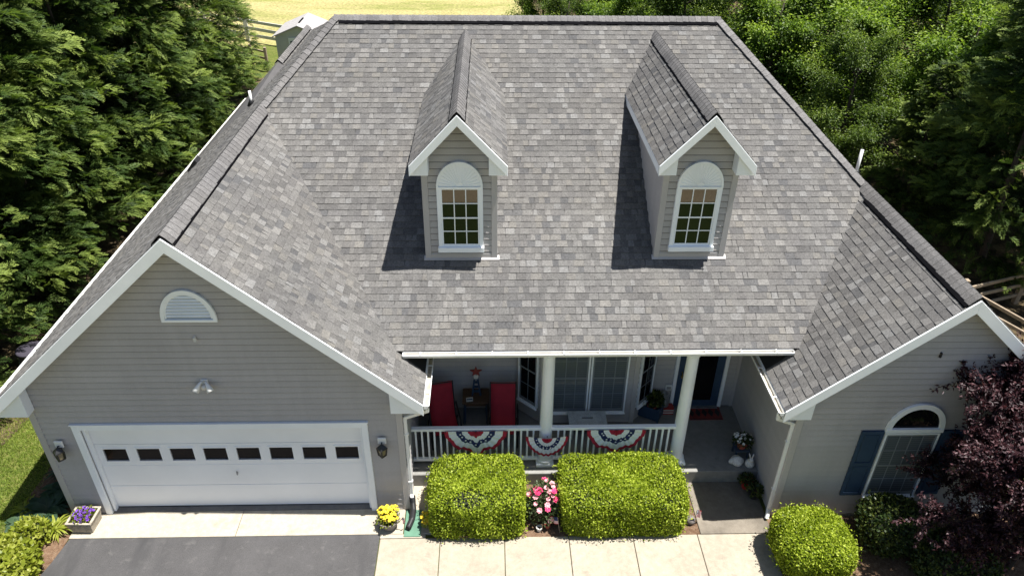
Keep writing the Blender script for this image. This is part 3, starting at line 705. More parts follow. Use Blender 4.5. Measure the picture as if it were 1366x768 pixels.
def grid_window(cx, z0, z1, w, y, cols, rows_per_sash, parent, name='window', glassmat='glass_dark', fw=0.035, lower_glass=None, proud=0.05, mun='muntin_grey', sashm='muntin_grey'):
    """double-hung window standing proud of the siding: frame, sashes, muntins, a pane per light; local plane y"""
    wd = MB().box(cx-w/2,cx+w/2,y-0.012,y,z0,z1).build(name,'white_trim',parent)
    fr = MB()
    for q in ((cx-w/2-fw,cx-w/2,z0-fw,z1+fw),(cx+w/2,cx+w/2+fw,z0-fw,z1+fw),(cx-w/2,cx+w/2,z0-fw*1.2,z0),(cx-w/2,cx+w/2,z1,z1+fw)):
        fr.box(q[0],q[1],y-proud,y+0.01,q[2],q[3])
    fr.build('frame','white_trim',wd,bevel=0.004)
    MB().box(cx-w/2-fw-0.01,cx+w/2+fw+0.01,y-proud-0.03,y-proud+0.01,z0-fw*1.2-0.02,z0-fw*0.9).build('sill','white_trim',wd,bevel=0.004)
    zm = (z0+z1)/2; st = 0.032
    for si,(a,b,yy,gm) in enumerate(((z0,zm+0.015,y-0.018,lower_glass or glassmat),(zm-0.015,z1,y-0.030,glassmat))):
        sb = MB()
        bt = 0.075 if si == 0 else st
        sb.box(cx-w/2,cx-w/2+st,yy-0.014,yy,a,b); sb.box(cx+w/2-st,cx+w/2,yy-0.014,yy,a,b)
        sb.box(cx-w/2+st,cx+w/2-st,yy-0.014,yy,a,a+bt); sb.box(cx-w/2+st,cx+w/2-st,yy-0.014,yy,b-st,b)
        sash = sb.build('sash',sashm,wd)
        x0,x1,c0,c1 = cx-w/2+st, cx+w/2-st, a+bt, b-st
        mw = 0.016
        for i in range(cols):
            for j in range(rows_per_sash):
                MB().box(x0+(x1-x0)*i/cols,x0+(x1-x0)*(i+1)/cols,yy-0.006,yy-0.001,c0+(c1-c0)*j/rows_per_sash,c0+(c1-c0)*(j+1)/rows_per_sash).build('pane',gm,wd)
        for i in range(1,cols): xx = x0+(x1-x0)*i/cols; MB().box(xx-mw/2,xx+mw/2,yy-0.011,yy-0.0055,c0,c1).build('muntin',mun,wd)
        for j in range(1,rows_per_sash): zz = c0+(c1-c0)*j/rows_per_sash; MB().box(x0,x1,yy-0.0105,yy-0.0052,zz-mw/2,zz+mw/2).build('muntin',mun,wd)
    return wd
# wing arched window, transom and shutters
WCX = 7.37; y = WWY-0.018
ww = grid_window(WCX,0.62,2.13,0.90,y,4,2,house,glassmat='glass_blind')
tr = half_disc(WCX,2.26,0.44,y-0.004,0.01,1.12).build('arched_transom','glass_dark',house)
half_ring(WCX,2.25,0.51,0.42,y,0.05,1.13).build('transom_frame','white_trim',tr)
MB().box(WCX-0.51,WCX+0.51,y-0.062,y+0.006,2.185,2.27).build('transom_frame','white_trim',tr,bevel=0.004)
def shutter(x0, x1, z0, z1, y):
    s = MB().box(x0,x1,y-0.016,y,z0,z1).build('shutter','navy_paint',house)
    mid = (z0+z1)/2
    for q in ((x0,x0+0.05,z0,z1),(x1-0.05,x1,z0,z1),(x0+0.05,x1-0.05,z0,z0+0.07),(x0+0.05,x1-0.05,z1-0.07,z1),(x0+0.05,x1-0.05,mid-0.04,mid+0.04)):
        MB().box(q[0],q[1],y-0.034,y-0.014,q[2],q[3]).build('stile','navy_paint',s)
    for a,b in ((z0+0.07,mid-0.04),(mid+0.04,z1-0.07)):
        MB().box(x0+0.075,x1-0.075,y-0.026,y-0.015,a+0.025,b-0.025).build('raised_panel','navy_paint',s,bevel=0.006)
shutter(6.46,6.86,0.60,2.20,y); shutter(7.90,8.30,0.60,2.20,y)
# bay windows and front door
grid_window(1.60,0.66,2.45,0.70,2.0-0.016,3,2,house,glassmat='glass_blind')
grid_window(2.39,0.66,2.45,0.70,2.0-0.016,3,2,house,glassmat='glass_blind')
for (a,b) in ((B0,B1),(B2,B3)):
    hold = grid_window(0,0.70,2.45,0.46,0,2,2,house,glassmat='glass_dark')
    a = Vector((*a,0)); b = Vector((*b,0)); u = (b-a).normalized(); n = Vector((u.y,-u.x,0)); c = (a+b)/2+n*0.017
    hold.location = c; hold.rotation_euler = (0,0,math.atan2(u.y,u.x))
dr = MB().box(3.95,4.92,PBACK-0.035,PBACK-0.0,FLOOR+0.02,2.42).build('front_door','navy_paint',house,bevel=0.004)
MB().box(4.12,4.75,PBACK-0.046,PBACK-0.036,FLOOR+0.20,2.30).build('pane','glass_dark',dr)
MB().box(4.08,4.12,PBACK-0.05,PBACK-0.03,FLOOR+0.18,2.32).build('door_stile','navy_paint',dr); MB().box(4.75,4.79,PBACK-0.05,PBACK-0.03,FLOOR+0.18,2.32).build('door_stile','navy_paint',dr)
mb = MB(); mb.tube([(4.03,PBACK-0.04,1.28),(4.03,PBACK-0.10,1.28),(4.03,PBACK-0.10,1.16),(4.03,PBACK-0.04,1.16)],0.012,8); mb.build('door_handle','brass',dr)
for x0,x1 in ((3.87,3.945),(4.925,5.0)): MB().box(x0,x1,PBACK-0.06,PBACK+0.0,FLOOR,2.50).build('door_trim','white_trim',house,bevel=0.004)
MB().box(3.945,4.925,PBACK-0.06,PBACK,2.425,2.50).build('door_trim','white_trim',house)
MB().box(3.95,4.92,PBACK-0.12,PBACK,FLOOR,FLOOR+0.025).build('threshold','steel',house)

# ---- porch columns and railing
for cx in (1.04,3.67):
    prof = [(0.115,0.12),(0.165,0.12),(0.17,0.15),(0.165,0.18),(0.145,0.19),(0.14,0.21),(0.125,0.26),(0.124,0.9),(0.117,1.7),(0.108,2.72),(0.130,2.74),(0.135,2.77),(0.12,2.79),(0.14,2.81),(0.14,2.82)]
    c = MB().lathe(prof,(cx,0.90,FLOOR-0.06),32).build('column','white_trim',house,True)
    md = c.modifiers.new('es','EDGE_SPLIT'); md.split_angle = math.radians(40)
    MB().box(cx-0.175,cx+0.175,0.725,1.075,FLOOR,FLOOR+0.062).build('plinth','white_trim',c,bevel=0.006)
    MB().box(cx-0.16,cx+0.16,0.74,1.06,FLOOR+2.76,CE-0.06).build('capital','white_trim',c)
RY = 0.86
rail = MB().box(GWR+0.02,3.56,RY-0.045,RY+0.045,1.235,1.27).build('railing','white_trim',house,bevel=0.006)
MB().box(GWR+0.02,3.56,RY-0.025,RY+0.025,1.19,1.234).build('top_rail','white_trim',rail)
MB().box(GWR+0.02,0.89,RY-0.03,RY+0.03,0.40,0.47).build('bottom_rail','white_trim',rail,bevel=0.005)
MB().box(1.19,3.54,RY-0.03,RY+0.03,0.40,0.47).build('bottom_rail','white_trim',rail,bevel=0.005)
x = GWR+0.10
while x < 3.52:
    if abs(x-1.04) > 0.14: MB().box(x-0.017,x+0.017,RY-0.017,RY+0.017,0.471,1.189).build('baluster','white_trim',rail)
    x += 0.120
for xx in (-0.4,0.5,1.7,2.6): MB().box(xx-0.03,xx+0.03,RY-0.03,RY+0.03,FLOOR,0.40).build('rail_foot','white_trim',rail)

# ---- dormers
DY, DOD = 2.2529, 0.315
DHW, DTW, DZA, DZE = 0.6436, 0.8366, 7.094, 6.206
DS = (DZA-DZE)/DTW
def dormer(dx, seed):
    y0 = DY; zb = zmain(DY)
    yb = YE+(DZE+0.2-ZE)/SM
    core = MB(); zt = DZA-0.14; ze = DZA-DS*DHW-0.12
    core.prism([(dx-DHW,y0,zb-0.2),(dx+DHW,y0,zb-0.2),(dx+DHW,y0,ze),(dx,y0,zt),(dx-DHW,y0,ze)],(0,4.2,0))
    d = core.build('dormer','siding',house)
    # front boards
    poly = [(-DHW,0.0),(DHW,0.0),(DHW,ze-zb),(0,zt-zb),(-DHW,ze-zb)]
    z = 0.0
    while z < zt-zb-0.01:
        sg = clip(clip(poly,0,-1,-z),0,1,z+EXPO-0.002)
        if len(sg) >= 3 and abs(area2(sg)) > 3e-4:
            V, Fc, Mi = board(sg, z, lambda u,zz,dd: Vector((dx+u,y0-dd,zb+zz)))
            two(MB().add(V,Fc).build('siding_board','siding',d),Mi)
        z += EXPO
    # cheek boards
    jm = MB(); z = 0.0; jmi = []
    while zb+z < ze:
        za = zb+z; yy1 = YE+(za-ZE)/SM+0.25
        for sg in (-1,1):
            X = dx+sg*DHW
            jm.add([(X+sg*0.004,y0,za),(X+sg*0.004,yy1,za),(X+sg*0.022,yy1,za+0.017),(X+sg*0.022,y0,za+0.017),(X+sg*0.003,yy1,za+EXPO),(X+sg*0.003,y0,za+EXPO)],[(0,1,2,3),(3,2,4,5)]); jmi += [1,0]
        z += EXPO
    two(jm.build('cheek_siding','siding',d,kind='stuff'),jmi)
    for sg in (-1,1):
        X = dx+sg*DHW
        mb = MB(); mb.box(min(X-sg*0.085,X+sg*0.022),max(X-sg*0.085,X+sg*0.022),y0-0.028,y0+0.0,zb-0.03,ze); mb.build('corner_board','siding_trim',d,bevel=0.003)
        mb = MB(); mb.box(min(X,X+sg*0.022),max(X,X+sg*0.022),y0,y0+0.085,zb-0.03,ze); mb.build('corner_board','siding_trim',d)
    MB().box(dx-DHW+0.087,dx+DHW-0.087,y0-0.024,y0,zb-0.02,zb+0.10).build('base_board','siding_trim',d,bevel=0.003)
    # flashing lying on the roof in front
    fl = MB(); yf = y0-0.06
    fl.prism([(dx-DHW-0.05,yf-0.005,zmain(yf-0.005)+0.026),(dx+DHW+0.06,yf-0.005,zmain(yf-0.005)+0.026),(dx+DHW+0.06,y0+0.02,zmain(y0+0.02)+0.03),(dx-DHW-0.05,y0+0.02,zmain(y0+0.02)+0.03)],(0,0,-0.006)); fl.build('flashing','siding_trim',d)
    # roof of the dormer
    ybr = YE+(DZA-ZE)/SM; ybe = YE+(DZE-ZE)/SM; yf = y0-DOD
    sh = MB(); dk = MB()
    for sg in (-1,1):
        poly3 = [(dx+sg*DTW,yf,DZE),(dx,yf,DZA),(dx,ybr,DZA),(dx+sg*DTW,ybe,DZE)]
        n = Vector((sg*DS,0,1)).normalized()
        dk.prism([Vector(p)-n*0.004 for p in poly3], -n*0.05)
        for V,Fc,c,a in shingles(poly3,poly3[0],(0,1,0),(-sg,0,DS),seed+sg): sh.add(V,Fc,c)
    r = dk.build('dormer_roof','deck_grey',d); sh.build('shingle_cover','shingle',d,kind='stuff')
    a, b = Vector((-1,0,-DS)), Vector((1,0,-DS))
    caps((dx,yf-0.01,DZA),(dx,ybr+0.05,DZA),a,b,d,seed+5,lift=0.030,half=0.19); vent_strip((dx,yf+0.02,DZA),(dx,ybr-0.2,DZA),a,b,d,half=0.207)
    # barge boards, returns, soffit
    for sg in (-1,1):
        rake((dx,yf,DZA-0.012),(dx+sg*DTW,yf,DZE-0.012),0.185,0.025,d)
        xi, xo = dx+sg*(DTW-0.32), dx+sg*(DTW-0.012); zb2 = DZE-0.195
        MB().prism([(xi,yf+0.028,zb2),(xo,yf+0.028,zb2),(xo,yf+0.028,DZE-0.06),(xi,yf+0.028,DZE-0.06+DS*0.31)],(0,DOD-0.055,0)).build('eave_return','white_trim',d,bevel=0.003)
        MB().box(min(dx+sg*DTW,dx+sg*(DTW-0.02)),max(dx+sg*DTW,dx+sg*(DTW-0.02)),yf+0.03,ybe+0.1,DZE-0.16,DZE-0.015).build('fascia','white_trim',d)
        MB().box(min(dx+sg*(DTW-0.02),dx+sg*DHW),max(dx+sg*(DTW-0.02),dx+sg*DHW),yf+0.29,ybe+0.1,DZE-0.165,DZE-0.15).build('soffit','soffit',d)
    # window with sunburst arch
    w = 0.68; z0 = zb+0.27; z1 = z0+1.17; yy = y0-0.018; fw = 0.068; proud = 0.05
    fr = MB()
    for q in ((dx-w/2-fw,dx-w/2,z0-0.09,z1+0.03),(dx+w/2,dx+w/2+fw,z0-0.09,z1+0.03),(dx-w/2,dx+w/2,z1,z1+0.03)):
        fr.box(q[0],q[1],yy-proud,yy+0.02,q[2],q[3])
    fr.build('window_frame','white_trim',d,bevel=0.004)
    MB().box(dx-w/2-fw-0.012,dx+w/2+fw+0.012,yy-proud-0.045,yy,z0-0.10,z0-0.0).build('window_sill','white_trim',d,bevel=0.006)
    zm = (z0+z1)/2; cols, rows = 3, 2
    for si,(a_,b_,yo) in enumerate(((z0,zm+0.012,0.014),(zm-0.012,z1,0.026))):
        yq = yy-yo; sb = MB(); st = 0.026
        sb.box(dx-w/2,dx-w/2+st,yq-0.016,yq,a_,b_); sb.box(dx+w/2-st,dx+w/2,yq-0.016,yq,a_,b_)
        sb.box(dx-w/2+st,dx+w/2-st,yq-0.016,yq,a_,a_+st+(0.02 if si==0 else 0)); sb.box(dx-w/2+st,dx+w/2-st,yq-0.016,yq,b_-st,b_)
        sb.build('sash','white_trim',d)
        x0,x1,c0,c1 = dx-w/2+st, dx+w/2-st, a_+st+(0.02 if si==0 else 0), b_-st; mw = 0.018
        for i in range(cols):
            for j in range(rows):
                MB().box(x0+(x1-x0)*i/cols,x0+(x1-x0)*(i+1)/cols,yq-0.006,yq-0.001,c0+(c1-c0)*j/rows,c0+(c1-c0)*(j+1)/rows).build('pane','glass_mirror',d)
        for i in range(1,cols): xx = x0+(x1-x0)*i/cols; MB().box(xx-mw/2,xx+mw/2,yq-0.012,yq-0.0055,c0,c1).build('muntin','white_trim',d)
        MB().box(x0,x1,yq-0.0115,yq-0.0052,(c0+c1)/2-mw/2,(c0+c1)/2+mw/2).build('muntin','white_trim',d)
    r = w/2+fw; zt2 = z1+0.03
    half_disc(dx,zt2,r,yy,0.04,1.16).build('arch_panel','white_trim',d)
    half_ring(dx,zt2,r,r*0.91,yy-0.04,0.02,1.16).build('arch_trim','white_trim',d)
    MB().box(dx-r,dx+r,yy-0.06,yy,zt2-0.028,zt2).build('arch_trim','white_trim',d)
    for k in range(1,18):
        an = math.pi*k/18; c, s = math.cos(an), math.sin(an)*1.16
        MB().beam((dx+c*r*0.16,yy-0.043,zt2+s*r*0.16),(dx+c*r*0.89,yy-0.043,zt2+s*r*0.89),0.007,0.008,up=(0,1,0)).build('ray','white_trim',d)
dormer(-0.5526, 101); dormer(3.696, 202)

# ================================================================== vegetation builders
def surf_shell(n, hx, hy, hz, power=5.0, lump=0.05, seed=0):
    """points and normals over a clipped-hedge body (rounded box), base at z=0"""
    rng = np.random.default_rng(seed)
    d = norm(rng.normal(size=(n*2,3))*np.array([hx,hy,hz])**0.5); d = d[d[:,2] > -0.55][:n]
    r = (np.abs(d[:,0]/hx)**power+np.abs(d[:,1]/hy)**power+np.abs(d[:,2]/hz)**power)**(-1/power)
    P = d*r[:,None]
    ph = rng.uniform(0,6.28,6); f = rng.uniform(2.5,7,6)
    bump = sum(np.sin(P[:,k%3]*f[k]+P[:,(k+1)%3]*f[5-k]+ph[k]) for k in range(6))/6
    P *= (1+lump*bump/np.maximum(r,0.4))[:,None]
    Nn = norm(np.sign(P)*np.abs(P/np.array([hx,hy,hz]))**(power-1)/np.array([hx,hy,hz]))
    return P, Nn, bump
def hull_mesh(name, hx, hy, hz, power, shrink, seed):
    vs = []; fs = []; nu, nv = 28, 14
    for j in range(nv+1):
        t = -math.pi/2+math.pi*j/nv
        for i in range(nu):
            a = 2*math.pi*i/nu; d = Vector((math.cos(t)*math.cos(a),math.cos(t)*math.sin(a),math.sin(t)))
            r = (abs(d.x/hx)**power+abs(d.y/hy)**power+abs(d.z/hz)**power)**(-1/power)
            vs.append(d*(r*shrink))
    for j in range(nv):
        for i in range(nu): fs.append((j*nu+i,j*nu+(i+1)%nu,(j+1)*nu+(i+1)%nu,(j+1)*nu+i))
    me = bpy.data.meshes.new(name); me.from_pydata(vs,[],fs); return me
def hedge(name, label, cat, loc, hx, hy, hz, n, mat, seed, power=5.0, lump=0.05, leaf=(0.045,0.029), zc=None, group=None, bare=0.0, rz=0):
    t = thing(name,label,cat,loc,rz,group=group); zc = hz if zc is None else zc
    P,Nn,b = surf_shell(n,hx,hy,hz,power,lump,seed); rng = np.random.default_rng(seed+1)
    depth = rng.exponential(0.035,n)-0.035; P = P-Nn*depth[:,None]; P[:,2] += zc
    D = norm(Nn*0.55+rng.normal(size=(n,3))*0.9+np.array([0,0,0.35])); NN = norm(Nn*1.3+rng.normal(size=(n,3))*0.6)
    sh_ = rng.random(n) < 0.035; P[sh_] += Nn[sh_]*rng.uniform(0.03,0.11,(sh_.sum(),1))
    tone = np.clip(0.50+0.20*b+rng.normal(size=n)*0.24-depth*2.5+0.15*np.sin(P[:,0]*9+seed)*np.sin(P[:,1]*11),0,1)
    if bare:
        k = np.sin(P[:,0]*5.1+seed)+np.sin(P[:,1]*6.3+seed*2)+np.sin(P[:,0]*3.1-P[:,1]*4.2); keep = (k < 1.75)|(rng.random(n) > bare)
        P,D,NN,tone = P[keep],D[keep],NN[keep],tone[keep]; n = len(P)
    me = leaves('foliage',P,D,NN,rng.uniform(0.7,1.25,n)*leaf[0],rng.uniform(0.75,1.2,n)*leaf[1],tone); link('foliage',me,mat,t)
    c = link('branch_core',hull_mesh('branch_core',hx,hy,hz,power,0.90,seed),'core_dark',t); c.location = (0,0,zc)
    mb = MB()
    for k in range(5):
        a = 6.28*k/5; mb.tube([(0.15*hx*math.cos(a),0.15*hy*math.sin(a),0),(0.5*hx*math.cos(a),0.5*hy*math.sin(a),zc*0.8)],[0.025,0.012],6)
    mb.build('stem','bark',t)
    return t
# a feathery cypress frond: flat fan of slim leaflets
def frond_templates(k=10, n=24, seed=3):
    rng = np.random.default_rng(seed); out = []
    for _ in range(k):
        V = []
        for i in range(n):
            s = (i+0.5)/n; side = 1 if i%2 else -1; L = (0.16*(1-s)**0.7+0.035)*rng.uniform(0.8,1.2)
            b = np.array([s*0.40,0,-0.10*s*s]); a = rng.uniform(0.5,0.85)*side
            d = np.array([math.cos(a),math.sin(a),rng.uniform(-0.12,0.22)]); w = 0.020*rng.uniform(0.8,1.3)
            pz = np.array([-d[1],d[0],rng.uniform(-0.4,0.4)])
            V.append([b-pz*w*0.5,b+d*L*0.5+pz*w*0.75,b+d*L,b+d*L*0.5-pz*w*0.75])
        out.append(np.array(V))
    return np.array(out)
FRT = frond_templates()
def cypress(H, R, nb, nf, seed, low=0.3):
    rng = np.random.default_rng(seed)
    h = low+(H-low)*rng.random(nb)**0.95; a = rng.uniform(0,6.283,nb)
    prof = R*np.clip(1-((h-low)/(H-low))**1.7,0,1)**0.75+0.22
    prof *= rng.uniform(0.66,1.2,nb)
    P = []; X = []; Tn = []
    for i in range(nb):
        out = np.array([math.cos(a[i]),math.sin(a[i]),0]); lat = np.array([-out[1],out[0],0])
        rise = rng.uniform(0.15,0.5)
        m = int(nf*(0.5+0.5*prof[i]/R)); t = 1-rng.random(m)**1.4*0.62
        wid = 0.18+0.55*np.sin(np.clip((t-0.3)/0.7,0,1)*math.pi*0.85)*prof[i]*0.42
        ls = rng.normal(size=m)*0.55*wid; vs = rng.normal(size=m)*0.09
        rr = t*prof[i]
        pos = out*rr[:,None]+lat*ls[:,None]+np.array([0,0,1])*(h[i]+rise*rr-0.16*rr**2+vs-0.25*np.abs(ls))[:,None]
        d = out*0.9+lat*(ls/np.maximum(wid,0.1)*0.9)[:,None]+np.array([0,0,1])*(rise*0.6-0.05*rr+rng.normal(size=m)*0.25)[:,None]
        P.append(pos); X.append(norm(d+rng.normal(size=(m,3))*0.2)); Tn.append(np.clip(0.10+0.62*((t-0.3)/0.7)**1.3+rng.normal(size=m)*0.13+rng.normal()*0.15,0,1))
    P = np.concatenate(P); X = np.concatenate(X); Tn = np.concatenate(Tn); n = len(P)
    up = norm(np.array([0,0,1.0])+rng.normal(size=(n,3))*0.35); Y = norm(np.cross(up,X)); Z = np.cross(X,Y)
    tpl = FRT[rng.integers(0,len(FRT),n)]*rng.uniform(0.55,1.05,n)[:,None,None,None]
    V = P[:,None,None,:]+tpl[...,0:1]*X[:,None,None,:]+tpl[...,1:2]*Y[:,None,None,:]+tpl[...,2:3]*Z[:,None,None,:]
    k = tpl.shape[1]; tone = np.repeat(Tn,k*4)+np.tile(np.repeat(np.linspace(-0.08,0.12,k),4),n); V = V.reshape(-1,3)
    I = (np.arange(n*k)*4)[:,None]; F = I+np.array([[0,1,2,3]])
    return npmesh('crown',V,F,np.clip(tone,0,1))
def trunk_mb(H, r, seed, limbs=0, spread=2.0, lean=0.05):
    rng = random.Random(seed); mb = MB(); pts = []; x = y = 0
    for i in range(7):
        t = i/6; pts.append((x,y,H*t)); x += rng.uniform(-lean,lean)*H*0.16; y += rng.uniform(-lean,lean)*H*0.16
    mb.tube(pts,[r*(1.25 if i == 0 else 1-0.82*i/6) for i in range(7)],10)
    tips = []
    for k in range(limbs):
        t = rng.uniform(0.12,0.92); b = Vector(pts[int(t*6)]).lerp(Vector(pts[min(6,int(t*6)+1)]), t*6-int(t*6))
        a = k*2.4+rng.uniform(-0.5,0.5); L = spread*rng.uniform(0.65,1.1)*(1.05-0.55*t)
        d = Vector((math.cos(a),math.sin(a),rng.uniform(0.35,0.9))); p = [b]; rr = r*(0.45-0.25*t)
        for j in range(4):
            d = (d+Vector((rng.uniform(-0.35,0.35),rng.uniform(-0.35,0.35),rng.uniform(-0.15,0.25)))).normalized(); p.append(p[-1]+d*L/4)
            if j >= 1:
                tips.append((p[-1].copy(),d.copy()))
                for _ in range(2):
                    e = (d+Vector((rng.uniform(-1,1),rng.uniform(-1,1),rng.uniform(-0.3,0.7)))).normalized(); q = p[-1]+e*rng.uniform(0.4,0.8)*L*0.33
                    mb.tube([p[-1],q],[rr*0.35,rr*0.12],5); tips.append((q,e))
        mb.tube(p,[rr*(1-0.2*j) for j in range(5)],6)
    return mb, tips
def broad_crown(tips, per, size, leaf, seed, droop=0.25):
    rng = np.random.default_rng(seed); P = []; D = []; T = []
    for (p,d) in tips:
        m = int(per*rng.uniform(0.6,1.3)); c = np.array(p); sz = size*rng.uniform(0.55,1.5); ax = norm(np.array(d)+rng.normal(size=3)*0.4); q = rng.normal(size=(m,3))*np.array([0.46,0.46,0.24])*sz+ax*(rng.normal(size=m)*0.5*sz)[:,None]
        P.append(c+q); D.append(norm(q*np.array([1,1,0.4])+rng.normal(size=(m,3))*0.5*size-np.array([0,0,droop*size])))
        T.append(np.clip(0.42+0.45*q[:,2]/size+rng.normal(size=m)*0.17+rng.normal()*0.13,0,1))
    P = np.concatenate(P); D = np.concatenate(D); T = np.concatenate(T); n = len(P)
    N_ = norm(np.array([0,0,1.0])+rng.normal(size=(n,3))*0.6)
    return leaves('crown',P,D,N_,rng.uniform(0.7,1.25,n)*leaf[0],rng.uniform(0.75,1.2,n)*leaf[1],T)

# ------------------------------------------------------------------ evergreen row on the left
cy = [cypress(9.4,2.2,150,60,41), cypress(9.0,2.35,150,60,42), cypress(9.8,2.1,150,60,43)]
for m in cy: m.materials.append(MAT['leaf_cypress'])
tk, _ = trunk_mb(8.6,0.10,5); tkm = bpy.data.meshes.new('trunk'); tkm.from_pydata(tk.v,[],tk.f); tkm.materials.append(MAT['bark'])
def cypress_tree(x, y, v, s, rz, label, group, zs=1.0):
    t = thing('cypress_tree',label,'tree',(x,y,-0.03),rz,group); t.scale = (s,s,s*zs)
    for nm, me in (('trunk',tkm),('crown',cy[v])):
        o = bpy.data.objects.new(nm,me); COL.objects.link(o); o.parent = t
left_trees = [(-12.7,3.2,0,1.0,0.3,'feathery evergreen nearest the left frame edge beside the garage eave'),
 (-12.4,6.0,1,0.98,1.7,'feathery evergreen behind the dark barrel left of the house'),
 (-12.5,9.0,2,1.05,2.9,'evergreen beside the middle of the long left gutter'),
 (-12.3,12.2,0,1.0,4.1,'evergreen beside the roof box vent on the left slope'),
 (-12.2,15.4,1,1.0,5.0,'evergreen beside the end of the left gutter'),
 (-12.4,18.6,2,1.06,0.9,'evergreen left of the white pipe on the roof'),
 (-12.6,21.8,0,1.02,2.2,'evergreen just left of the grey fence corner'),
 (-12.9,24.6,1,0.92,3.3,'last evergreen of the row, in front of the pale fence rails'),
 (-16.3,8.0,1,1.1,0.4,'evergreen in the back row at the left frame edge, mid height'),
 (-16.2,12.5,0,1.12,1.1,'evergreen in the back row, second from the left frame edge'),
 (-16.4,17.0,2,1.15,2.6,'evergreen in the back row below the top left corner'),
 (-16.3,21.5,1,1.12,3.9,'evergreen in the back row along the top frame edge'),
 (-20.5,20.0,0,1.15,5.2,'evergreen farthest back in the top left corner'),
 (-20.3,26.5,2,1.15,0.2,'evergreen at the top frame edge behind the back row')]
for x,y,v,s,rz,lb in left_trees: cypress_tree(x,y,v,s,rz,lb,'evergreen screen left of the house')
for x,y,v,s,rz,lb in ((14.3,8.6,0,1.0,1.9,'feathery evergreen beyond the wing ridge at the right frame edge'),
   (16.6,11.6,1,1.05,0.8,'evergreen at the right frame edge behind the nearer conifer'),
   (13.0,11.0,2,0.55,2.4,'small evergreen between the broadleaf wood and the large conifer')):
    cypress_tree(x,y,v,s,rz,lb,'evergreens right of the house')
# ------------------------------------------------------------------ broadleaf wood on the right
bw = []
for sd, H, sp, lf, mt in ((61,7.8,3.5,(0.155,0.09),'leaf_broad'),(62,8.6,3.8,(0.125,0.072),'leaf_oak'),(63,7.0,3.2,(0.155,0.09),'leaf_broad')):
    mb, tips = trunk_mb(H,0.17,sd,26,sp,0.12)
    tm = bpy.data.meshes.new('trunk'); tm.from_pydata(mb.v,[],mb.f); tm.materials.append(MAT['bark']); tm.shade_smooth()
    cm = broad_crown(tips,210,0.58,lf,sd+10); cm.materials.append(MAT[mt]); bw.append((tm,cm))
def broad_tree(x, y, v, s, rz, label, group='broadleaf trees behind the right roof'):
    t = thing('broadleaf_tree',label,'tree',(x,y,-0.03),rz,group); t.scale = (s,s,s)
    for nm, me in zip(('trunk','crown'),bw[v]):
        o = bpy.data.objects.new(nm,me); COL.objects.link(o); o.parent = t
for x,y,v,s,rz,lb in (
 (3.4,24.8,1,0.48,0.2,'low leafy tree at the left end of the wood above the main ridge'),
 (5.6,23.6,0,0.60,1.2,'bright green tree behind the ridge between the dormers'),
 (8.0,21.6,1,0.74,2.0,'dark trunked tree just right of the main ridge end'),
 (10.6,18.2,0,0.72,3.1,'bright leafed tree beside the upper right hip'),
 (13.2,17.0,2,0.80,4.2,'light green tree in the middle of the right wood'),
 (11.6,13.6,1,0.60,5.1,'thin stemmed tree behind the right hip'),
 (16.6,18.0,1,0.82,0.7,'dark oak-like tree near the top right corner'),
 (15.6,14.4,0,0.74,1.6,'leafy tree at the right frame edge above the conifer'),
 (13.4,21.6,2,0.80,2.7,'tree at the top frame edge right of the bright clump'),
 (20.2,21.0,0,0.95,3.6,'tree in the top right corner of the wood'),
 (9.4,26.4,2,0.75,4.6,'farther tree at the top frame edge above the second dormer'),
 (16.9,25.8,1,0.95,5.6,'far dark tree at the top frame edge toward the right'),
 (5.6,28.6,2,0.70,0.5,'far tree at the top frame edge near the field edge'),
 (23.5,27.0,2,1.1,1.4,'farthest tree at the top right behind the oak-like tree'),
 (2.8,31.0,0,0.55,1.9,'small tree at the field edge, first of the wood at the top'),
 (8.2,31.5,1,0.9,3.9,'far tree at the top frame edge above the right dormer ridge'),
 (12.2,30.5,0,0.95,0.9,'far tree at the top frame edge right of the ridge end'),
 (10.8,22.6,1,0.72,5.5,'tree filling the gap above the upper right hip'),
 (18.9,14.9,2,0.86,2.2,'tree cut by the right frame edge below the top corner')):
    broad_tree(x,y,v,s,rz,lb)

# ------------------------------------------------------------------ plum tree at lower right
mb, tips = trunk_mb(3.7,0.075,77,46,2.2,0.2)
pt = thing('plum_tree','dark purple leaved tree at the lower right in front of the wing','tree',(9.12,-1.5,-0.02))
mb.build('trunk','bark',pt,True)
rng = np.random.default_rng(5); P = []; D = []; T = []
tips2 = [(p,d) for p,d in tips if p.z > 0.35]
for p,d in tips2:
    for s in range(9):
        e = norm(np.array(d)*0.8+rng.normal(size=3)*0.75+np.array([0,0,0.25])); L = rng.uniform(0.3,0.62); m = 46
        tt = rng.random(m); pos = np.array(p)+e*(tt*L)[:,None]+rng.normal(size=(m,3))*0.02-np.array([0,0,0.12])*(tt**2)[:,None]*L
        P.append(pos); D.append(norm(e*0.6+rng.normal(size=(m,3))*0.6-np.array([0,0,0.25]))); T.append(np.clip(0.22+0.45*tt+rng.normal(size=m)*0.2,0,1))
P = np.concatenate(P); D = np.concatenate(D); T = np.concatenate(T); n = len(P)
link('crown',leaves('crown',P,D,norm(np.array([0,0,1.0])+rng.normal(size=(n,3))*0.5),rng.uniform(0.05,0.08,n),rng.uniform(0.024,0.038,n),T),'leaf_plum',pt)

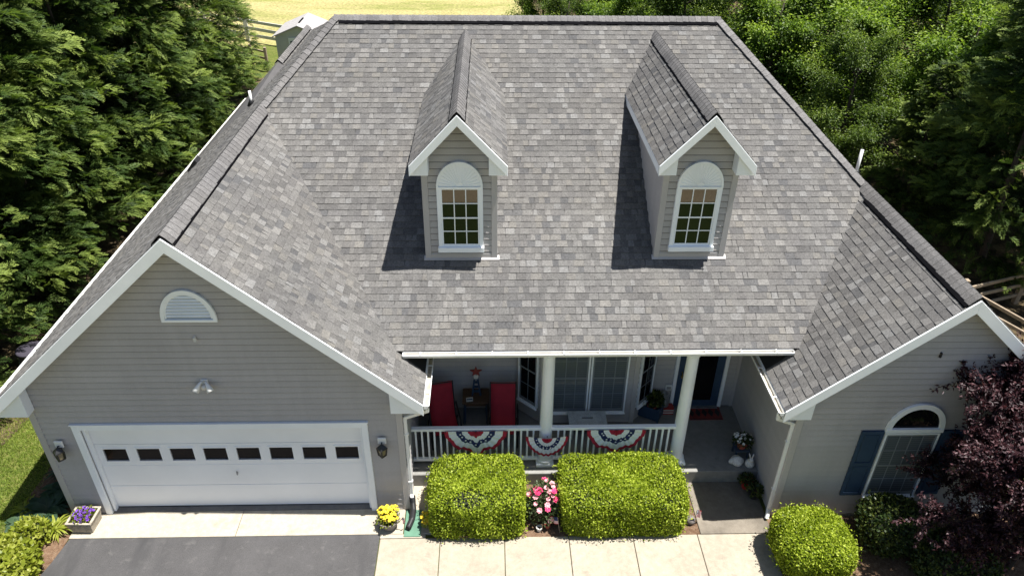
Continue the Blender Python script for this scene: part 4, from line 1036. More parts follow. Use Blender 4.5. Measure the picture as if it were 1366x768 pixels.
# ------------------------------------------------------------------ hedges and shrubs
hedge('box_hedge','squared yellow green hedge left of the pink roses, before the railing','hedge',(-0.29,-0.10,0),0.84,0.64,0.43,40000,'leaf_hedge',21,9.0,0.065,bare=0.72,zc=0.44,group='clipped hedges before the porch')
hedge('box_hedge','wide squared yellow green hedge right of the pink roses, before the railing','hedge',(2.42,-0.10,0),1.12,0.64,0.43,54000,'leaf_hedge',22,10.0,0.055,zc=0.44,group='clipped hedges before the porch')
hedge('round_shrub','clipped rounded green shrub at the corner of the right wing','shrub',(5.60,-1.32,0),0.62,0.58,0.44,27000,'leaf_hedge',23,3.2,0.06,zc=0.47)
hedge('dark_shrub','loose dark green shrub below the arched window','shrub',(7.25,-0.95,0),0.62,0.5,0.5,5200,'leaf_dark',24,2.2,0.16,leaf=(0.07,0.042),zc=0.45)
hedge('dark_shrub','low dark shrub under the purple tree at the bottom frame edge','shrub',(8.1,-1.6,0),0.7,0.5,0.42,5200,'leaf_dark',25,2.2,0.18,leaf=(0.07,0.042),zc=0.36)
hedge('lime_shrub','bright lime leaved shrub in the bottom left corner','shrub',(-8.36,-1.38,0),0.50,0.48,0.32,3000,'leaf_lime',26,2.4,0.12,leaf=(0.10,0.075),zc=0.32)
hedge('lime_shrub','small lime leaved clump above the corner shrub','shrub',(-8.35,-0.62,0),0.30,0.24,0.2,900,'leaf_lime',27,2.2,0.15,leaf=(0.09,0.06),zc=0.18)
def rosette(name, label, loc, n, L, W, mat, seed, rise=0.7, tone0=0.5, cat='plant', arch=0.5, group=None, seg=4):
    """plant of arching strap or oval leaves from one base"""
    rng = random.Random(seed); V = []; F = []; T = []
    for i in range(n):
        a = rng.uniform(0,6.283); l = L*rng.uniform(0.6,1.15); w = W*rng.uniform(0.75,1.2); rs = rise*rng.uniform(0.6,1.3)
        o = Vector((rng.uniform(-0.06,0.06),rng.uniform(-0.06,0.06),0)); d = Vector((math.cos(a),math.sin(a),0)); s = Vector((-d.y,d.x,0)); b = len(V); tv = min(1,max(0,tone0+rng.uniform(-0.25,0.25)))
        for j in range(seg+1):
            t = j/seg; p = o+d*(l*t)+Vector((0,0,l*(rs*t-arch*rs*1.6*t*t)+0.01)); ww = w*math.sin(math.pi*(0.10+0.88*t))*0.5
            V += [p-s*ww+Vector((0,0,ww*0.35)),p,p+s*ww+Vector((0,0,ww*0.35))]; T += [tv+0.12,tv,tv+0.12]
        for j in range(seg):
            k = b+3*j; F += [(k,k+1,k+4,k+3),(k+1,k+2,k+5,k+4)]
    me = npmesh('foliage',np.array([tuple(v) for v in V]),np.array(F),np.array(T)); t = thing(name,label,cat,loc,group=group); link('foliage',me,mat,t)
    mb = MB(); mb.lathe([(0.03,-0.03),(0.05,0.02),(0.02,0.06)],(0,0,0),8); mb.build('stem','bark',t); return t
rosette('hosta','broad leaved hosta against the garage corner board, nearest the house','plant' and (-8.28,0.55,0),46,0.42,0.17,'leaf_hosta',1,0.8,0.4,group='hostas in the shade of the garage')
rosette('hosta','broad leaved hosta in the middle of the shaded left bed',(-8.42,0.02,0),46,0.42,0.17,'leaf_hosta',2,0.8,0.45,group='hostas in the shade of the garage')
rosette('hosta','pale edged hosta at the shadow edge near the lawn',(-8.72,-0.30,0),40,0.38,0.15,'leaf_hosta',3,0.8,0.6,group='hostas in the shade of the garage')
rosette('fern','dark fern behind the hostas beside the garage wall',(-8.38,1.05,0),40,0.5,0.07,'leaf_hosta',4,0.9,0.55)
rosette('daylily','lime green strappy plant beside the purple flower box',(-8.02,-0.42,0),60,0.34,0.035,'leaf_lime',5,1.2,0.55)
rosette('daylily','lime green strappy plant between mulch and the corner shrub',(-8.28,-0.52,0),50,0.28,0.035,'leaf_lime',6,1.2,0.5)
rosette('fern','light green fern at the lawn side of the left bed',(-8.85,0.02,0),36,0.34,0.05,'leaf_lime',7,1.0,0.35)

# grass blades on the part of the lawn in view
rng = np.random.default_rng(9); n = 60000
gx = rng.uniform(-12.6,-8.55,n); gy = rng.uniform(-2.4,4.2,n); k = ~((gx > -9.1)&(gy < 3.2)&(gx > -9.1+0.07*(gy+2.6)-0.02)); gx, gy = gx[k], gy[k]; n = len(gx)
D = norm(np.stack([rng.normal(size=n)*0.5,rng.normal(size=n)*0.5,np.ones(n)],1)); tone = np.clip(0.45+0.2*np.sin(gx*2.1+1)*np.sin(gy*1.7)+rng.normal(size=n)*0.2,0,1)
link('grass',leaves('grass',np.stack([gx,gy,np.full(n,-0.03)],1),D,rand_dirs(n),rng.uniform(0.035,0.075,n),np.full(n,0.012),tone),'grass_blade',kind='stuff',label='short green lawn grass left of the garage',category='grass')

# ================================================================== things on and around the house
def wall_lantern(loc, label):
    t = thing('wall_lantern',label,'lantern',loc,group='lanterns beside the garage door')
    MB().box(-0.075,0.075,-0.035,0.0,-0.03,0.12).build('mounting_block','white_plastic',t,bevel=0.012)
    MB().lathe([(0.05,0),(0.05,0.02),(0.03,0.03)],(0,0,0),12).build('back_plate','black_metal',t).rotation_euler = (math.pi/2,0,0); t.children[-1].location = (0,-0.035,0.02)
    MB().tube([(0,-0.05,0.02),(0,-0.10,0.06),(0,-0.13,0.03)],0.012,8).build('arm','black_metal',t)
    mb = MB(); c = (0,-0.135,0)
    mb.lathe([(0.02,0.05),(0.095,-0.02),(0.105,-0.04)],c,4); mb.build('hood','black_metal',t)
    MB().lathe([(0.080,-0.045),(0.062,-0.20)],c,4).build('lamp_glass','lamp_glass',t)
    f = MB()
    for k in range(4):
        a = math.pi/2*k; f.beam((0.085*math.cos(a),-0.135+0.085*math.sin(a),-0.04),(0.066*math.cos(a),-0.135+0.066*math.sin(a),-0.205),0.028,0.028)
    f.lathe([(0.078,-0.215),(0.078,-0.19)],c,4); f.build('cage','black_metal',t)
wall_lantern((-7.585,-0.014,1.78),'black lantern on the garage wall left of the white door')
wall_lantern((-1.955,-0.014,1.78),'black lantern on the garage wall right of the white door')
fl = thing('flood_light','white twin head flood light under the half round vent','light',(-4.79,-0.014,3.19))
MB().box(-0.06,0.06,-0.03,0,-0.05,0.06).build('base','white_plastic',fl,bevel=0.01)
for sg in (-1,1):
    mb = MB(); mb.tube([(sg*0.02,-0.03,0.03),(sg*0.05,-0.07,0.03),(sg*0.07,-0.09,0.0),(sg*0.125,-0.15,-0.09)],[0.018,0.02,0.03,0.062],12); mb.build('lamp_head','white_plastic',fl,True)
MB().lathe([(0.01,-0.09),(0.05,-0.07),(0.05,-0.02),(0.03,0.0)],(0,-0.07,-0.02),12).build('sensor','cream_pot',fl,True)
MB().tube([(-4.75,-0.02,4.13),(-4.75,-0.055,4.12),(-4.74,-0.06,4.06)],[0.02,0.025,0.03],8).build('camera_fitting','cream_pot',None,label='tiny fitting on the siding below the half round vent',category='fitting')
MB().box(7.295,7.325,WWY-0.05,WWY-0.012,3.82,3.92).build('wall_bracket','black_metal',None,bevel=0.004,label='small dark bracket high on the wing gable',category='bracket')
bx = thing('doorbell_box','small white box with grey face on the porch wall left of the door','box',(3.80,PBACK-0.017,0.85))
MB().box(-0.07,0.07,-0.03,0,-0.07,0.07).build('case','white_plastic',bx,bevel=0.008); MB().box(-0.045,0.045,-0.034,-0.029,-0.04,0.03).build('screen','steel',bx)

# ---- buntings
WHT, RED, BLU = (0.72,0.74,0.76), (0.36,0.025,0.05), (0.022,0.032,0.10)
def star(mb, c, r, col, nrm=(0,-1,0), th=0.003, rot=0.0):
    pts = []
    for k in range(10):
        a = math.pi/2+rot+math.pi*k/5; q = r if k%2 == 0 else r*0.42; pts.append(Vector(c)+Vector((q*math.cos(a),0,q*math.sin(a))))
    mb.prism(pts,(0,-th,0),col)
def bunting(cx, w, drop, y, z, label, wrap=0.0, tail=0.0, seed=0):
    """pleated half-round fan: red centre, white, starred blue, white, red rim"""
    t = thing('bunting',label,'bunting',(cx,y,z),group='patriotic buntings along the railing'); rng = random.Random(seed)
    na, nr = 72, 16; V = []; mb = MB()
    def pos(i,j):
        a = math.pi*i/na; r = j/nr; pl = math.sin(a*26+seed)*0.015*(0.35+0.65*r)*math.sin(a)**0.4
        x = -math.cos(a)*w/2*r; zz = -math.sin(a)*drop*r
        sag = -0.05*(1-(abs(x)/(w/2))**2)*(1 if wrap else 0.15)
        if tail: zz -= tail*r*math.exp(-((a-math.pi*0.52)/0.16)**2)+ (0.03*math.sin(a*9)*r)
        return Vector((x,-0.03-pl-wrap*math.exp(-(x/(w*0.22))**2),zz+sag))
    V = [pos(i,j) for i in range(na+1) for j in range(nr+1)]
    F = [(i*(nr+1)+j,(i+1)*(nr+1)+j,(i+1)*(nr+1)+j+1,i*(nr+1)+j+1) for i in range(na) for j in range(nr)]
    mb.v = V; mb.f = F; mb.c = []
    for i in range(na):
        for j in range(nr):
            r = (j+0.5)/nr; mb.c.append(RED if r < 0.22 else WHT if r < 0.42 else BLU if r < 0.64 else WHT if r < 0.87 else RED)
    o = mb.build('cloth','printed_cloth',t,True)
    st = MB()
    for k in range(9):
        i = int(na*(k+0.5)/9); p = pos(i,int(nr*0.52)); star(st,p+Vector((0,-0.020,0)),0.025*w/1.2,WHT,rot=k)
    st.build('star_print','printed_cloth',t)
    g = MB()
    for x in (-w/2+0.02,0,w/2-0.02): g.lathe([(0.008,-0.01),(0.014,0.0),(0.008,0.008)],(x,-0.045,0),8)
    g.build('grommet','black_metal',t)
bunting(-0.32,1.20,0.54,RY-0.045,1.235,'starred bunting on the railing in front of the two red chairs',tail=0.13,seed=1)
bunting(1.05,0.82,0.46,RY-0.16,1.20,'small bunting wrapped across the left porch column',wrap=0.02,seed=2)
bunting(2.40,1.14,0.54,RY-0.045,1.235,'starred bunting on the railing in front of the porch window',tail=0.03,seed=3)

# ---- sling chairs, side table, lighthouse ornament
def sling_chair(loc, rz, label):
    t = thing('sling_chair',label,'chair',loc,rz,group='red chairs on the porch')
    prof = [(0.44,1.10),(0.40,0.98),(0.33,0.80),(0.25,0.62),(0.18,0.47),(0.10,0.40),(-0.05,0.38),(-0.20,0.40),(-0.30,0.42),(-0.35,0.40)]
    mb = MB(); w = 0.25; V = []
    for y,z in prof: V += [(-w,y,z),(-w*0.4,y+0.012,z-0.014),(w*0.4,y+0.012,z-0.014),(w,y,z)]
    mb.add(V,[(i*4+k,i*4+k+1,i*4+k+5,i*4+k+4) for i in range(len(prof)-1) for k in range(3)]); o = mb.build('sling','red_sling',t,True)
    so = o.modifiers.new('th','SOLIDIFY'); so.thickness = 0.008
    for sg in (-1,1):
        X = sg*0.263
        MB().tube([(X,y,z) for y,z in prof],0.014,8).build('side_rail','black_metal',t,True)
        X2 = sg*0.30
        MB().tube([(X2,0.28,0.66),(X2,0.10,0.63),(X2,-0.18,0.60),(X2,-0.28,0.55),(X2,-0.31,0.42),(X2,-0.28,0.2),(X2,-0.34,0.012)],0.017,8).build('armrest','black_metal',t,True)
        MB().tube([(X2,0.12,0.42),(X2,0.26,0.2),(X2,0.36,0.012)],0.016,8).build('leg','black_metal',t,True)
    for y,z in ((0.43,1.09),(0.14,0.40),(-0.33,0.40)): MB().tube([(-0.30 if z < 1 else -0.263,y,z-0.01),(0.30 if z < 1 else 0.263,y,z-0.01)],0.012,8).build('crossbar','black_metal',t)
sling_chair((-0.98,1.62,FLOOR),0.22,'red sling chair with black frame beside the garage side wall')
sling_chair((0.22,1.60,FLOOR),-0.02,'red sling chair with black frame beside the angled bay window')
tb = thing('side_table','brown topped side table with navy legs between the red chairs','table',(-0.34,2.2,FLOOR))
MB().box(-0.28,0.28,-0.24,0.24,0.56,0.60).build('table_top','brown_wood',tb,bevel=0.008); MB().box(-0.24,0.24,-0.2,0.2,0.48,0.56).build('apron','brown_wood',tb)
for sx in (-1,1):
    for sy in (-1,1): MB().beam((sx*0.22,sy*0.18,0.56),(sx*0.25,sy*0.21,0.0),0.04,0.04).build('leg','navy_paint',tb)
lh = thing('star_ornament','blue stepladder ornament topped by a rusty red star, on the side table','ornament',(-0.33,2.22,FLOOR+0.60))
for sx in (-1,1): MB().beam((sx*0.09,-0.02,0),(sx*0.03,0,0.46),0.025,0.03).build('leg','navy_paint',lh)
for z in (0.1,0.22,0.34): MB().box(-0.08+z*0.12,0.08-z*0.12,-0.03,0.03,z,z+0.018).build('rung','navy_paint',lh)
MB().box(-0.04,0.04,-0.03,0.03,0.46,0.56).build('cap_block','cream_pot',lh)
mb = MB(); star(mb,(0,-0.03,0.67),0.13,None,th=0.03); mb.build('star','star_red',lh)
sg_ = thing('small_sign','small white and navy block on the brown side table','sign',(-0.47,2.03,FLOOR+0.60),0.15)
MB().box(-0.07,0.07,-0.02,0.02,0,0.09).build('block','cream_pot',sg_,bevel=0.004); MB().box(-0.06,0.06,-0.024,-0.0195,0.055,0.085).build('stripe','navy_paint',sg_)
# ---- plank bench under the window
be = thing('plank_bench','weathered pale bench with a hand slot under the bay window','bench',(1.96,1.66,FLOOR))
tp = MB()
for a,b in ((-0.39,-0.115),(0.115,0.39)): tp.box(a,b,-0.2,0.2,0.42,0.45)
tp.box(-0.115,0.115,-0.2,-0.025,0.42,0.4499); tp.box(-0.115,0.115,0.025,0.2,0.42,0.4499); tp.build('bench_top','weathered_bench',be)
for sx in (-1,1): MB().box(sx*0.31-0.018,sx*0.31+0.018,-0.17,0.17,0,0.42).build('leg','weathered_bench',be)
for sy in (-1,1): MB().box(-0.29,0.29,sy*0.15-0.012,sy*0.15+0.012,0.31,0.42).build('apron','weathered_bench',be)
MB().box(-0.11,0.11,-0.022,0.022,0.40,0.41).build('hand_slot','black_plastic',be)
# ---- potted plants
def pot_body(t, r0, r1, h, mat, rim=0.015):
    MB().lathe([(r0,0),(r1,h-0.03),(r1+rim,h-0.03),(r1+rim,h),(r1-0.012,h),(r1-0.02,h-0.03),(r1-0.025,h-0.035)],(0,0,0),20).build('pot',mat,t)
    MB().lathe([(r1-0.02,h-0.045),(r1-0.02,h-0.03),(0.01,h-0.02)],(0,0,0),16).build('soil','soil',t)
def mound(t, r, z0, hgt, n, mat, seed, leaf=(0.05,0.03), tone0=0.5):
    rng = np.random.default_rng(seed); d = norm(rng.normal(size=(n,3))); d[:,2] = np.abs(d[:,2]); q = d*(rng.random(n)**0.35)[:,None]*np.array([r,r,hgt])
    P = q+np.array([0,0,z0]); D = norm(d+rng.normal(size=(n,3))*0.5); link('foliage',leaves('foliage',P,D,norm(d+rng.normal(size=(n,3))*0.6),rng.uniform(0.7,1.2,n)*leaf[0],rng.uniform(0.7,1.2,n)*leaf[1],np.clip(tone0+rng.normal(size=n)*0.22,0,1)),mat,t)
def blooms(t, r, z0, hgt, n, mat, seed, size=0.025, petals=5, name='flower'):
    """each flower is its own small cupped bloom"""
    rng = random.Random(seed)
    for i in range(n):
        a = rng.uniform(0,6.283); b = rng.uniform(0.15,1.0)**0.6; e = math.asin(min(1,rng.uniform(0.1,1)))
        p = Vector((r*b*math.cos(a)*math.cos(e)*1.05,r*b*math.sin(a)*math.cos(e)*1.05,z0+hgt*(0.35+0.7*math.sin(e)))); nrm = (Vector((p.x,p.y,(p.z-z0)*1.2+0.1))+Vector((0,-0.08,0.05))).normalized()
        s1 = nrm.cross(Vector((0.3,0.2,1))).normalized(); s2 = nrm.cross(s1); mb = MB(); s = size*rng.uniform(0.75,1.25)
        for ring,(k,rr,lift) in enumerate(((petals,1.0,0.35),(petals,0.6,0.55))):
            for j in range(k):
                an = 2*math.pi*(j+0.5*ring)/k; d = s1*math.cos(an)+s2*math.sin(an); q = s1*-math.sin(an)+s2*math.cos(an)
                mb.add([p,p+d*s*rr*0.6+q*s*0.42*rr+nrm*s*lift*0.5,p+d*s*rr+nrm*s*lift,p+d*s*rr*0.6-q*s*0.42*rr+nrm*s*lift*0.5],[(0,1,2,3)])
        mb.build(name,mat,t)
# purple flowers in a carved box
pb = thing('flower_box','carved stone box of purple flowers at the left end of the apron','planter',(-7.53,-0.30,0.005),-0.03)
mb = MB(); mb.add([(-0.19,-0.17,0),(0.19,-0.17,0),(0.19,0.17,0),(-0.19,0.17,0),(-0.22,-0.2,0.26),(0.22,-0.2,0.26),(0.22,0.2,0.26),(-0.22,0.2,0.26)],[(0,3,2,1),(0,1,5,4),(1,2,6,5),(2,3,7,6),(3,0,4,7)])
mb.build('box','carved_stone',pb)
rm = MB()
for q in ((-0.235,0.235,-0.215,-0.175),(-0.235,0.235,0.175,0.215),(-0.235,-0.195,-0.175,0.175),(0.195,0.235,-0.175,0.175)): rm.box(q[0],q[1],q[2],q[3],0.245,0.28)
rm.build('rim','carved_stone',pb,bevel=0.006)
for sx in (-1,0,1): MB().beam((sx*0.12-0.03,-0.183,0.06),(sx*0.12+0.03,-0.198,0.21),0.03,0.016,up=(0,1,0)).build('carving','carved_stone',pb)
MB().box(-0.19,0.19,-0.17,0.17,0.18,0.235).build('soil','soil',pb)
mound(pb,0.22,0.24,0.14,420,'leaf_lime',51,(0.045,0.025),0.3); blooms(pb,0.21,0.22,0.15,52,'petal_purple',52,0.026)
# yellow flowers
yp = thing('flower_pot','grey pot of yellow flowers right of the garage door','planter',(-1.93,-0.42,0.005))
pot_body(yp,0.12,0.19,0.22,'grey_pot'); mound(yp,0.22,0.20,0.18,420,'leaf_lime',53,(0.045,0.028),0.4); blooms(yp,0.23,0.21,0.22,60,'petal_yellow',54,0.036)
yp2 = thing('flower_pot','yellow flowering plant between the black drain pipe and the left hedge','plant',(-1.20,-0.42,0.0))
mound(yp2,0.13,0.05,0.30,260,'leaf_lime',55,(0.05,0.028),0.6); blooms(yp2,0.14,0.08,0.28,34,'petal_yellow',56,0.034); MB().tube([(0,0,-0.02),(0,0,0.14)],[0.02,0.012],6).build('stem','bark',yp2)
# roses
rb = thing('rose_bush','rose bush with pink blooms between the two clipped hedges','bush',(0.98,-0.22,0))
mb = MB()
for k in range(7): a = 6.28*k/7; mb.tube([(0.03*math.cos(a),0.03*math.sin(a),0),(0.12*math.cos(a),0.10*math.sin(a),0.35),(0.22*math.cos(a),0.18*math.sin(a),0.75)],[0.012,0.009,0.005],6)
mb.build('stem','bark',rb); mound(rb,0.38,0.16,0.72,2100,'leaf_rose',57,(0.06,0.04),0.62); blooms(rb,0.34,0.26,0.60,16,'petal_pink',58,0.062,7); blooms(rb,0.34,0.26,0.56,14,'petal_pale',59,0.055,7)
sp_ = thing('small_plant','little grey green plant at the foot of the porch left of the roses','plant',(0.66,0.10,0)); mound(sp_,0.16,0.02,0.28,240,'leaf_rose',60,(0.06,0.03),0.6); MB().tube([(0,0,-0.02),(0,0,0.12)],[0.015,0.01],6).build('stem','bark',sp_)
for x,y,m,lb,r in ((0.86,-0.56,'cream_pot','small pale pot at the foot of the roses, left one',0.05),(1.02,-0.50,'terracotta','small pinkish pot under the roses beside the flag',0.05)):
    p_ = thing('small_pot',lb,'pot',(x,y,0)); pot_body(p_,r*0.75,r,0.10,m,0.008)
# little flags
def flag(loc, label, rz, h=0.34, w=0.24, ht=0.15, tilt=0.0):
    t = thing('small_flag',label,'flag',loc,rz,group='little striped flags on sticks'); t.rotation_euler = (0,tilt,rz)
    MB().tube([(0,0,-0.02),(0,0,h)],0.005,6).build('stick','fence_wood',t)
    mb = MB(); nx, nz = 14, 13; V = []
    for i in range(nx+1):
        for j in range(nz+1): u = i/nx; V.append((u*w*0.8,0.03*math.sin(u*7)*u,h-0.01-ht*j/nz-0.10*u*u))
    mb.add(V,[]); 
    for i in range(nx):
        for j in range(nz):
            mb.f.append((i*(nz+1)+j,(i+1)*(nz+1)+j,(i+1)*(nz+1)+j+1,i*(nz+1)+j+1)); mb.c.append(BLU if (i < 6 and j < 7) else ((0.5,0.03,0.05) if j%2 == 0 else (0.7,0.7,0.7)))
    o = mb.build('cloth','printed_cloth',t); so = o.modifiers.new('th','SOLIDIFY'); so.thickness = 0.002
    st = MB()
    for i in range(4):
        for j in range(3): u = (0.08+0.09*i); star(st,(u*w*0.8+0.004,0.03*math.sin(u*7)*u-0.003,h-0.028-0.028*j-0.1*u*u),0.008,(0.7,0.7,0.7),th=0.001)
    st.build('star_print','printed_cloth',t)
flag((1.24,-0.62,0),'little striped flag drooping at the front right of the roses',2.6,0.40,0.26,0.17,0.15)
flag((3.80,-0.48,0),'little striped flag at the right end of the wide hedge',0.5,0.42,0.16,0.2,-0.08)
flag((-1.74,-0.48,0.17),'tiny faded flag stuck in the pot of yellow flowers',-0.3,0.22,0.12,0.08,0.5)
rk = MB(); rng_ = random.Random(3)
rp = MB().lathe([(0.05,0),(0.09,0.03),(0.10,0.09),(0.06,0.14),(0.02,0.155)],(3.72,-0.42,0.0),9); rp.build('garden_stone','grey_pot',None,True,label='grey garden stone beside the flag at the hedge end',category='stone')
# drain pipe and mat
MB().tube([(GWR+0.065,-0.02,0.34),(GWR+0.07,-0.06,0.24),(GWR+0.085,-0.16,0.13),(GWR+0.07,-0.32,0.085),(GWR+0.03,-0.50,0.075)],[0.055,0.056,0.06,0.06,0.062],14,False)
dp = thing('drain_pipe','black ribbed drain pipe below the white downspout at the garage corner','pipe',(0,0,0))
path = [Vector((GWR+0.065,-0.02,0.36)),Vector((GWR+0.07,-0.05,0.24)),Vector((GWR+0.085,-0.15,0.13)),Vector((GWR+0.075,-0.32,0.09)),Vector((GWR+0.02,-0.52,0.085))]
pts = []; rad = []
for k in range(61):
    u = k/60*4; i = min(3,int(u)); f = u-i; pts.append(path[i].lerp(path[i+1],f)); rad.append(0.052+0.006*(k%2))
MB().tube(pts,rad,16,False).build('pipe','black_plastic',dp)
MB().tube([pts[-1],pts[-1]+Vector((-0.01,-0.02,0))],[0.05,0.05],14).build('pipe_mouth','deck_black',dp)
MB().box(-1.64,-1.33,-0.67,-0.05,0.012,0.022).build('splash_mat','green_mat',None,bevel=0.004,label='green mat on the concrete under the black drain pipe',category='mat')
# door mat
dm = thing('door_mat','dark red patterned mat in front of the navy door','mat',(4.60,2.25,FLOOR))
MB().box(-0.36,0.36,-0.22,0.22,0,0.012).build('mat','star_red',dm,bevel=0.003)
pm = MB()
for i in range(5):
    cxx = -0.28+0.14*i; pm.prism([(cxx-0.06,0,0.0125),(cxx,-0.13,0.0125),(cxx+0.06,0,0.0125),(cxx,0.13,0.0125)],(0,0,0.002))
pm.build('pattern','black_plastic',dm); MB().box(-0.34,0.34,-0.205,-0.185,0.0121,0.014).build('border','black_plastic',dm); MB().box(-0.34,0.34,0.185,0.205,0.0121,0.014).build('border','black_plastic',dm)
# navy corner planter box with pots, milk can, striped crate
nb = thing('corner_planter','navy wooden planter box in the corner right of the bay','planter',(3.36,2.22,FLOOR),-0.5)
for q in ((-0.28,0.28,-0.17,-0.145),(-0.28,0.28,0.145,0.17),(-0.28,-0.255,-0.145,0.145),(0.255,0.28,-0.145,0.145)): MB().box(q[0],q[1],q[2],q[3],0.05,0.34).build('side_board','navy_paint',nb)
MB().box(-0.255,0.255,-0.145,0.145,0.12,0.15).build('base_board','navy_paint',nb)
for sx in (-1,1):
    for sy in (-1,1): MB().box(sx*0.265-0.02,sx*0.265+0.02,sy*0.155-0.02,sy*0.155+0.02,0,0.38).build('leg','navy_paint',nb)
def potted(name, label, loc, r, h, pm_, lm, seed, mr, mh, leafs, fl=None, nfl=0, fs=0.03, tone0=0.5, n=260):
    t = thing(name,label,'planter',loc); pot_body(t,r*0.72,r,h,pm_); mound(t,mr,h-0.03,mh,n,lm,seed,leafs,tone0)
    if fl: blooms(t,mr,h-0.02,mh,nfl,fl,seed+1,fs)
    return t
potted('flower_pot','blue pot of white flowers in the navy planter box',(3.17,2.23,FLOOR+0.15),0.085,0.16,'blue_glaze','leaf_dark',71,0.12,0.12,(0.05,0.03),'petal_white',14,0.03)
potted('flower_pot','plain terracotta pot in the front of the navy planter box',(3.40,2.14,FLOOR+0.15),0.085,0.17,'terracotta','leaf_dark',72,0.06,0.04,(0.04,0.025),n=40)
potted('flower_pot','white pot of leafy foliage at the back of the navy planter box',(3.48,2.28,FLOOR+0.15),0.08,0.20,'cream_pot','leaf_dark',73,0.20,0.22,(0.08,0.05),n=420,tone0=0.7)
mc = thing('milk_can','grey metal milk can beside the front door','can',(3.70,2.36,FLOOR))
MB().lathe([(0.11,0),(0.12,0.02),(0.12,0.28),(0.10,0.34),(0.06,0.39),(0.06,0.45),(0.085,0.47),(0.085,0.485),(0.05,0.485),(0.045,0.44)],(0,0,0),20).build('body','steel',mc,True)
for sg in (-1,1): MB().tube([(sg*0.07,0,0.43),(sg*0.13,0,0.42),(sg*0.125,0,0.33)],0.008,6).build('handle','steel',mc)
cr = thing('striped_crate','low red and white striped crate left of the front door','crate',(3.80,2.30,FLOOR))
for i in range(5): MB().box(-0.11,0.11,-0.09,0.09,0.002+0.034*i,0.034*(i+1)).build('slat','red_glaze' if i%2 == 0 else 'cream_pot',cr)
# pots by the wing side wall
st_ = thing('plant_stand','dark slate plant stand against the wing side wall','stand',(5.02,1.02,FLOOR)); MB().box(-0.15,0.15,-0.13,0.13,0.18,0.21).build('top','slate_blue',st_,bevel=0.005)
for sx in (-1,1):
    for sy in (-1,1): MB().box(sx*0.12-0.018,sx*0.12+0.018,sy*0.1-0.018,sy*0.1+0.018,0,0.18).build('leg','slate_blue',st_)
potted('flower_pot','terracotta pot of white flowers on the dark stand by the wing wall',(5.02,1.02,FLOOR+0.21),0.11,0.17,'terracotta','leaf_dark',75,0.19,0.16,(0.06,0.035),'petal_white',26,0.03,n=380)
def rock(label, loc, sx, sy, sz, seed):
    rng = random.Random(seed); bm = bmesh.new(); bmesh.ops.create_icosphere(bm,subdivisions=3,radius=1)
    for v in bm.verts:
        f = 1+0.10*math.sin(v.co.x*4+seed)+0.08*math.sin(v.co.y*6+seed*2)+rng.uniform(-0.03,0.03); v.co = Vector((v.co.x*sx*f,v.co.y*sy*f,max(-0.55,v.co.z)*sz*f+sz*0.55))
    me = bpy.data.meshes.new('white_stone'); bm.to_mesh(me); bm.free(); o = link('white_stone',me,'stone_white',None,True,label=label,category='stone'); o.location = loc
rock('large white stone at the foot of the dark plant stand',(4.88,0.78,FLOOR),0.16,0.11,0.11,1)
rb_ = thing('garden_ornament','small white rabbit shaped ornament near the porch edge','ornament',(5.12,0.70,FLOOR))
MB().lathe([(0.03,0),(0.085,0.02),(0.095,0.08),(0.07,0.14),(0.035,0.17)],(0,0,0),14).build('body','stone_white',rb_,True)
MB().lathe([(0.01,0.14),(0.045,0.16),(0.05,0.20),(0.03,0.24),(0.005,0.25)],(0.0,-0.03,0),12).build('head','stone_white',rb_,True)
for sg in (-1,1): MB().tube([(sg*0.02,-0.02,0.24),(sg*0.035,0.0,0.30),(sg*0.045,0.02,0.33)],[0.012,0.016,0.006],7).build('ear','stone_white',rb_,True)
potted('flower_pot','red pot with a leafy plant at the foot of the porch step',(5.02,0.42,0.006),0.11,0.19,'red_glaze','leaf_dark',77,0.16,0.16,(0.06,0.035),n=260)
potted('flower_pot','black pot with a low green plant on the walkway by the wing wall',(5.10,0.18,0.006),0.12,0.19,'black_plastic','leaf_dark',79,0.14,0.10,(0.09,0.06),n=90,tone0=0.7)

# ================================================================== beyond the house
ba = thing('barrel','dark lidded barrel left of the garage roof among the evergreens','barrel',(-10.45,3.95,-0.03))
MB().lathe([(0.27,0),(0.30,0.3),(0.30,0.6),(0.28,0.88),(0.30,0.89),(0.30,0.92),(0.26,0.93),(0.02,0.94)],(0,0,0),24).build('body','barrel',ba,True)
for z in (0.28,0.60): MB().lathe([(0.305,z),(0.312,z+0.015),(0.305,z+0.03)],(0,0,0),24).build('hoop','steel',ba)
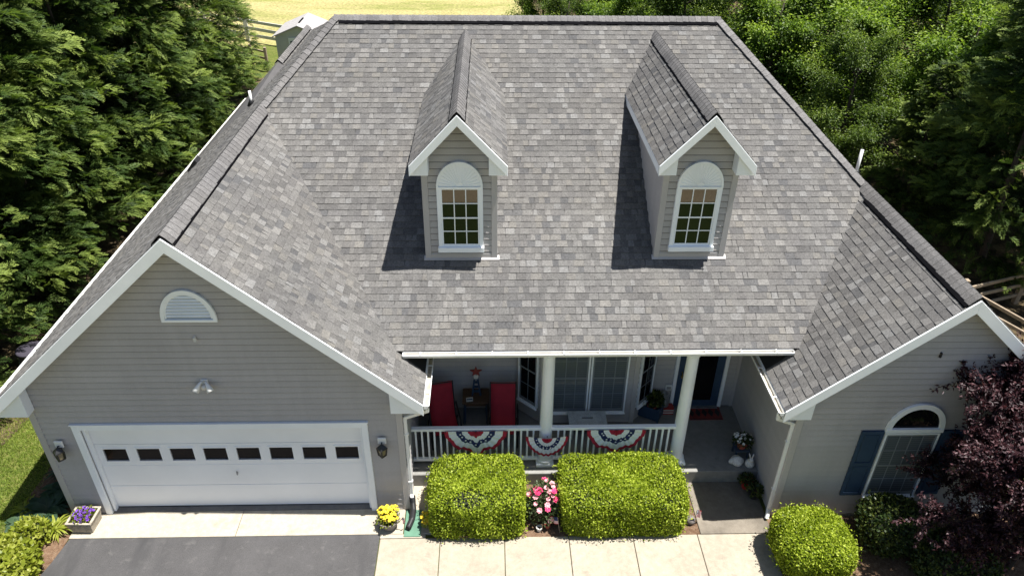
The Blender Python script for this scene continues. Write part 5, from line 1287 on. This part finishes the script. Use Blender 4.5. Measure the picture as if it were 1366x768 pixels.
# garden shed
sx0, sx1, sxa, sya, syb, sza, sze = -10.35,-7.9,-9.12,26.6,29.3,2.58,2.08
sh = thing('garden_shed','small grey garden shed with pale roof beyond the left hip','shed',(0,0,0))
bodyp = [(sx0+0.12,sya+0.15),(sx1-0.12,sya+0.15)]
MB().prism([(sx0+0.12,sya+0.12,-0.03),(sx1-0.12,sya+0.12,-0.03),(sx1-0.12,sya+0.12,sze-0.02),(sxa,sya+0.12,sza-0.08),(sx0+0.12,sya+0.12,sze-0.02)],(0,syb-sya-0.24,0)).build('wall','shed_siding',sh)
z = 0.1
while z < sze-0.1: MB().prism([(sx0+0.12,sya+0.12,z),(sx0+0.12,sya+0.10,z),(sx0+0.12,sya+0.115,z+0.13),(sx0+0.12,sya+0.12,z+0.13)],(sx1-sx0-0.24,0,0)).build('siding_board','shed_siding',sh); z += 0.15
for sg,xe in ((-1,sx0),(1,sx1)): MB().prism([(sxa,sya,sza),(xe,sya,sze),(xe,sya,sze-0.05),(sxa,sya,sza-0.05)],(0,syb-sya,0)).build('roof','shed_roof',sh)
MB().box(sxa-0.03,sxa+0.03,sya+0.5,sya+1.5,sza-0.01,sza+0.03).build('ridge_vent','vent_black',sh)
dd = MB().box(sxa-0.50,sxa+0.40,sya+0.07,sya+0.10,0.0,2.0).build('door','white_trim',sh); MB().box(sxa-0.42,sxa+0.32,sya+0.06,sya+0.069,0.3,1.85).build('door_panel','glass_blind',dd)
# pale post and rail fence behind the shed
def post_rail(label, pts, mat, h, rails, name='rail_fence', pw=0.13, rw=0.10, sag=0.03, seed=0):
    t = thing(name,label,'fence',(0,0,0)); rng = random.Random(seed)
    for x,y in pts: MB().box(x-pw/2,x+pw/2,y-pw/2,y+pw/2,-0.1,h+0.1).build('post',mat,t,bevel=0.01)
    for (x0,y0),(x1,y1) in zip(pts[:-1],pts[1:]):
        for r in rails: MB().beam((x0,y0,r+rng.uniform(-sag,sag)),(x1,y1,r+rng.uniform(-sag,sag)),0.05,rw).build('rail',mat,t,bevel=0.01)
post_rail('pale weathered rail fence between the evergreens and the shed',pw=0.2,rw=0.17,pts=[(-19.6,36.8),(-16.6,35.4),(-13.8,33.9),(-11.0,32.3),(-8.4,30.9)],mat='fence_grey',h=1.15,rails=(0.35,0.72,1.08))
post_rail('short brown picket gate before the pale fence beside the shed',[(-13.0,29.2),(-12.1,28.6),(-11.2,28.0)],'fence_wood',1.1,(0.3,0.65,0.98),seed=4)
post_rail('split rail wood fence at the right frame edge beyond the wing',[(11.2,8.2),(12.2,6.1),(13.2,4.0),(14.2,1.9)],'fence_wood',1.15,(0.35,0.68,1.0),sag=0.06,seed=2)
post_rail('second split rail fence running off right behind the conifer',[(12.2,6.12),(14.4,6.9),(16.6,7.6)],'fence_wood',1.1,(0.3,0.62,0.92),sag=0.06,seed=7)
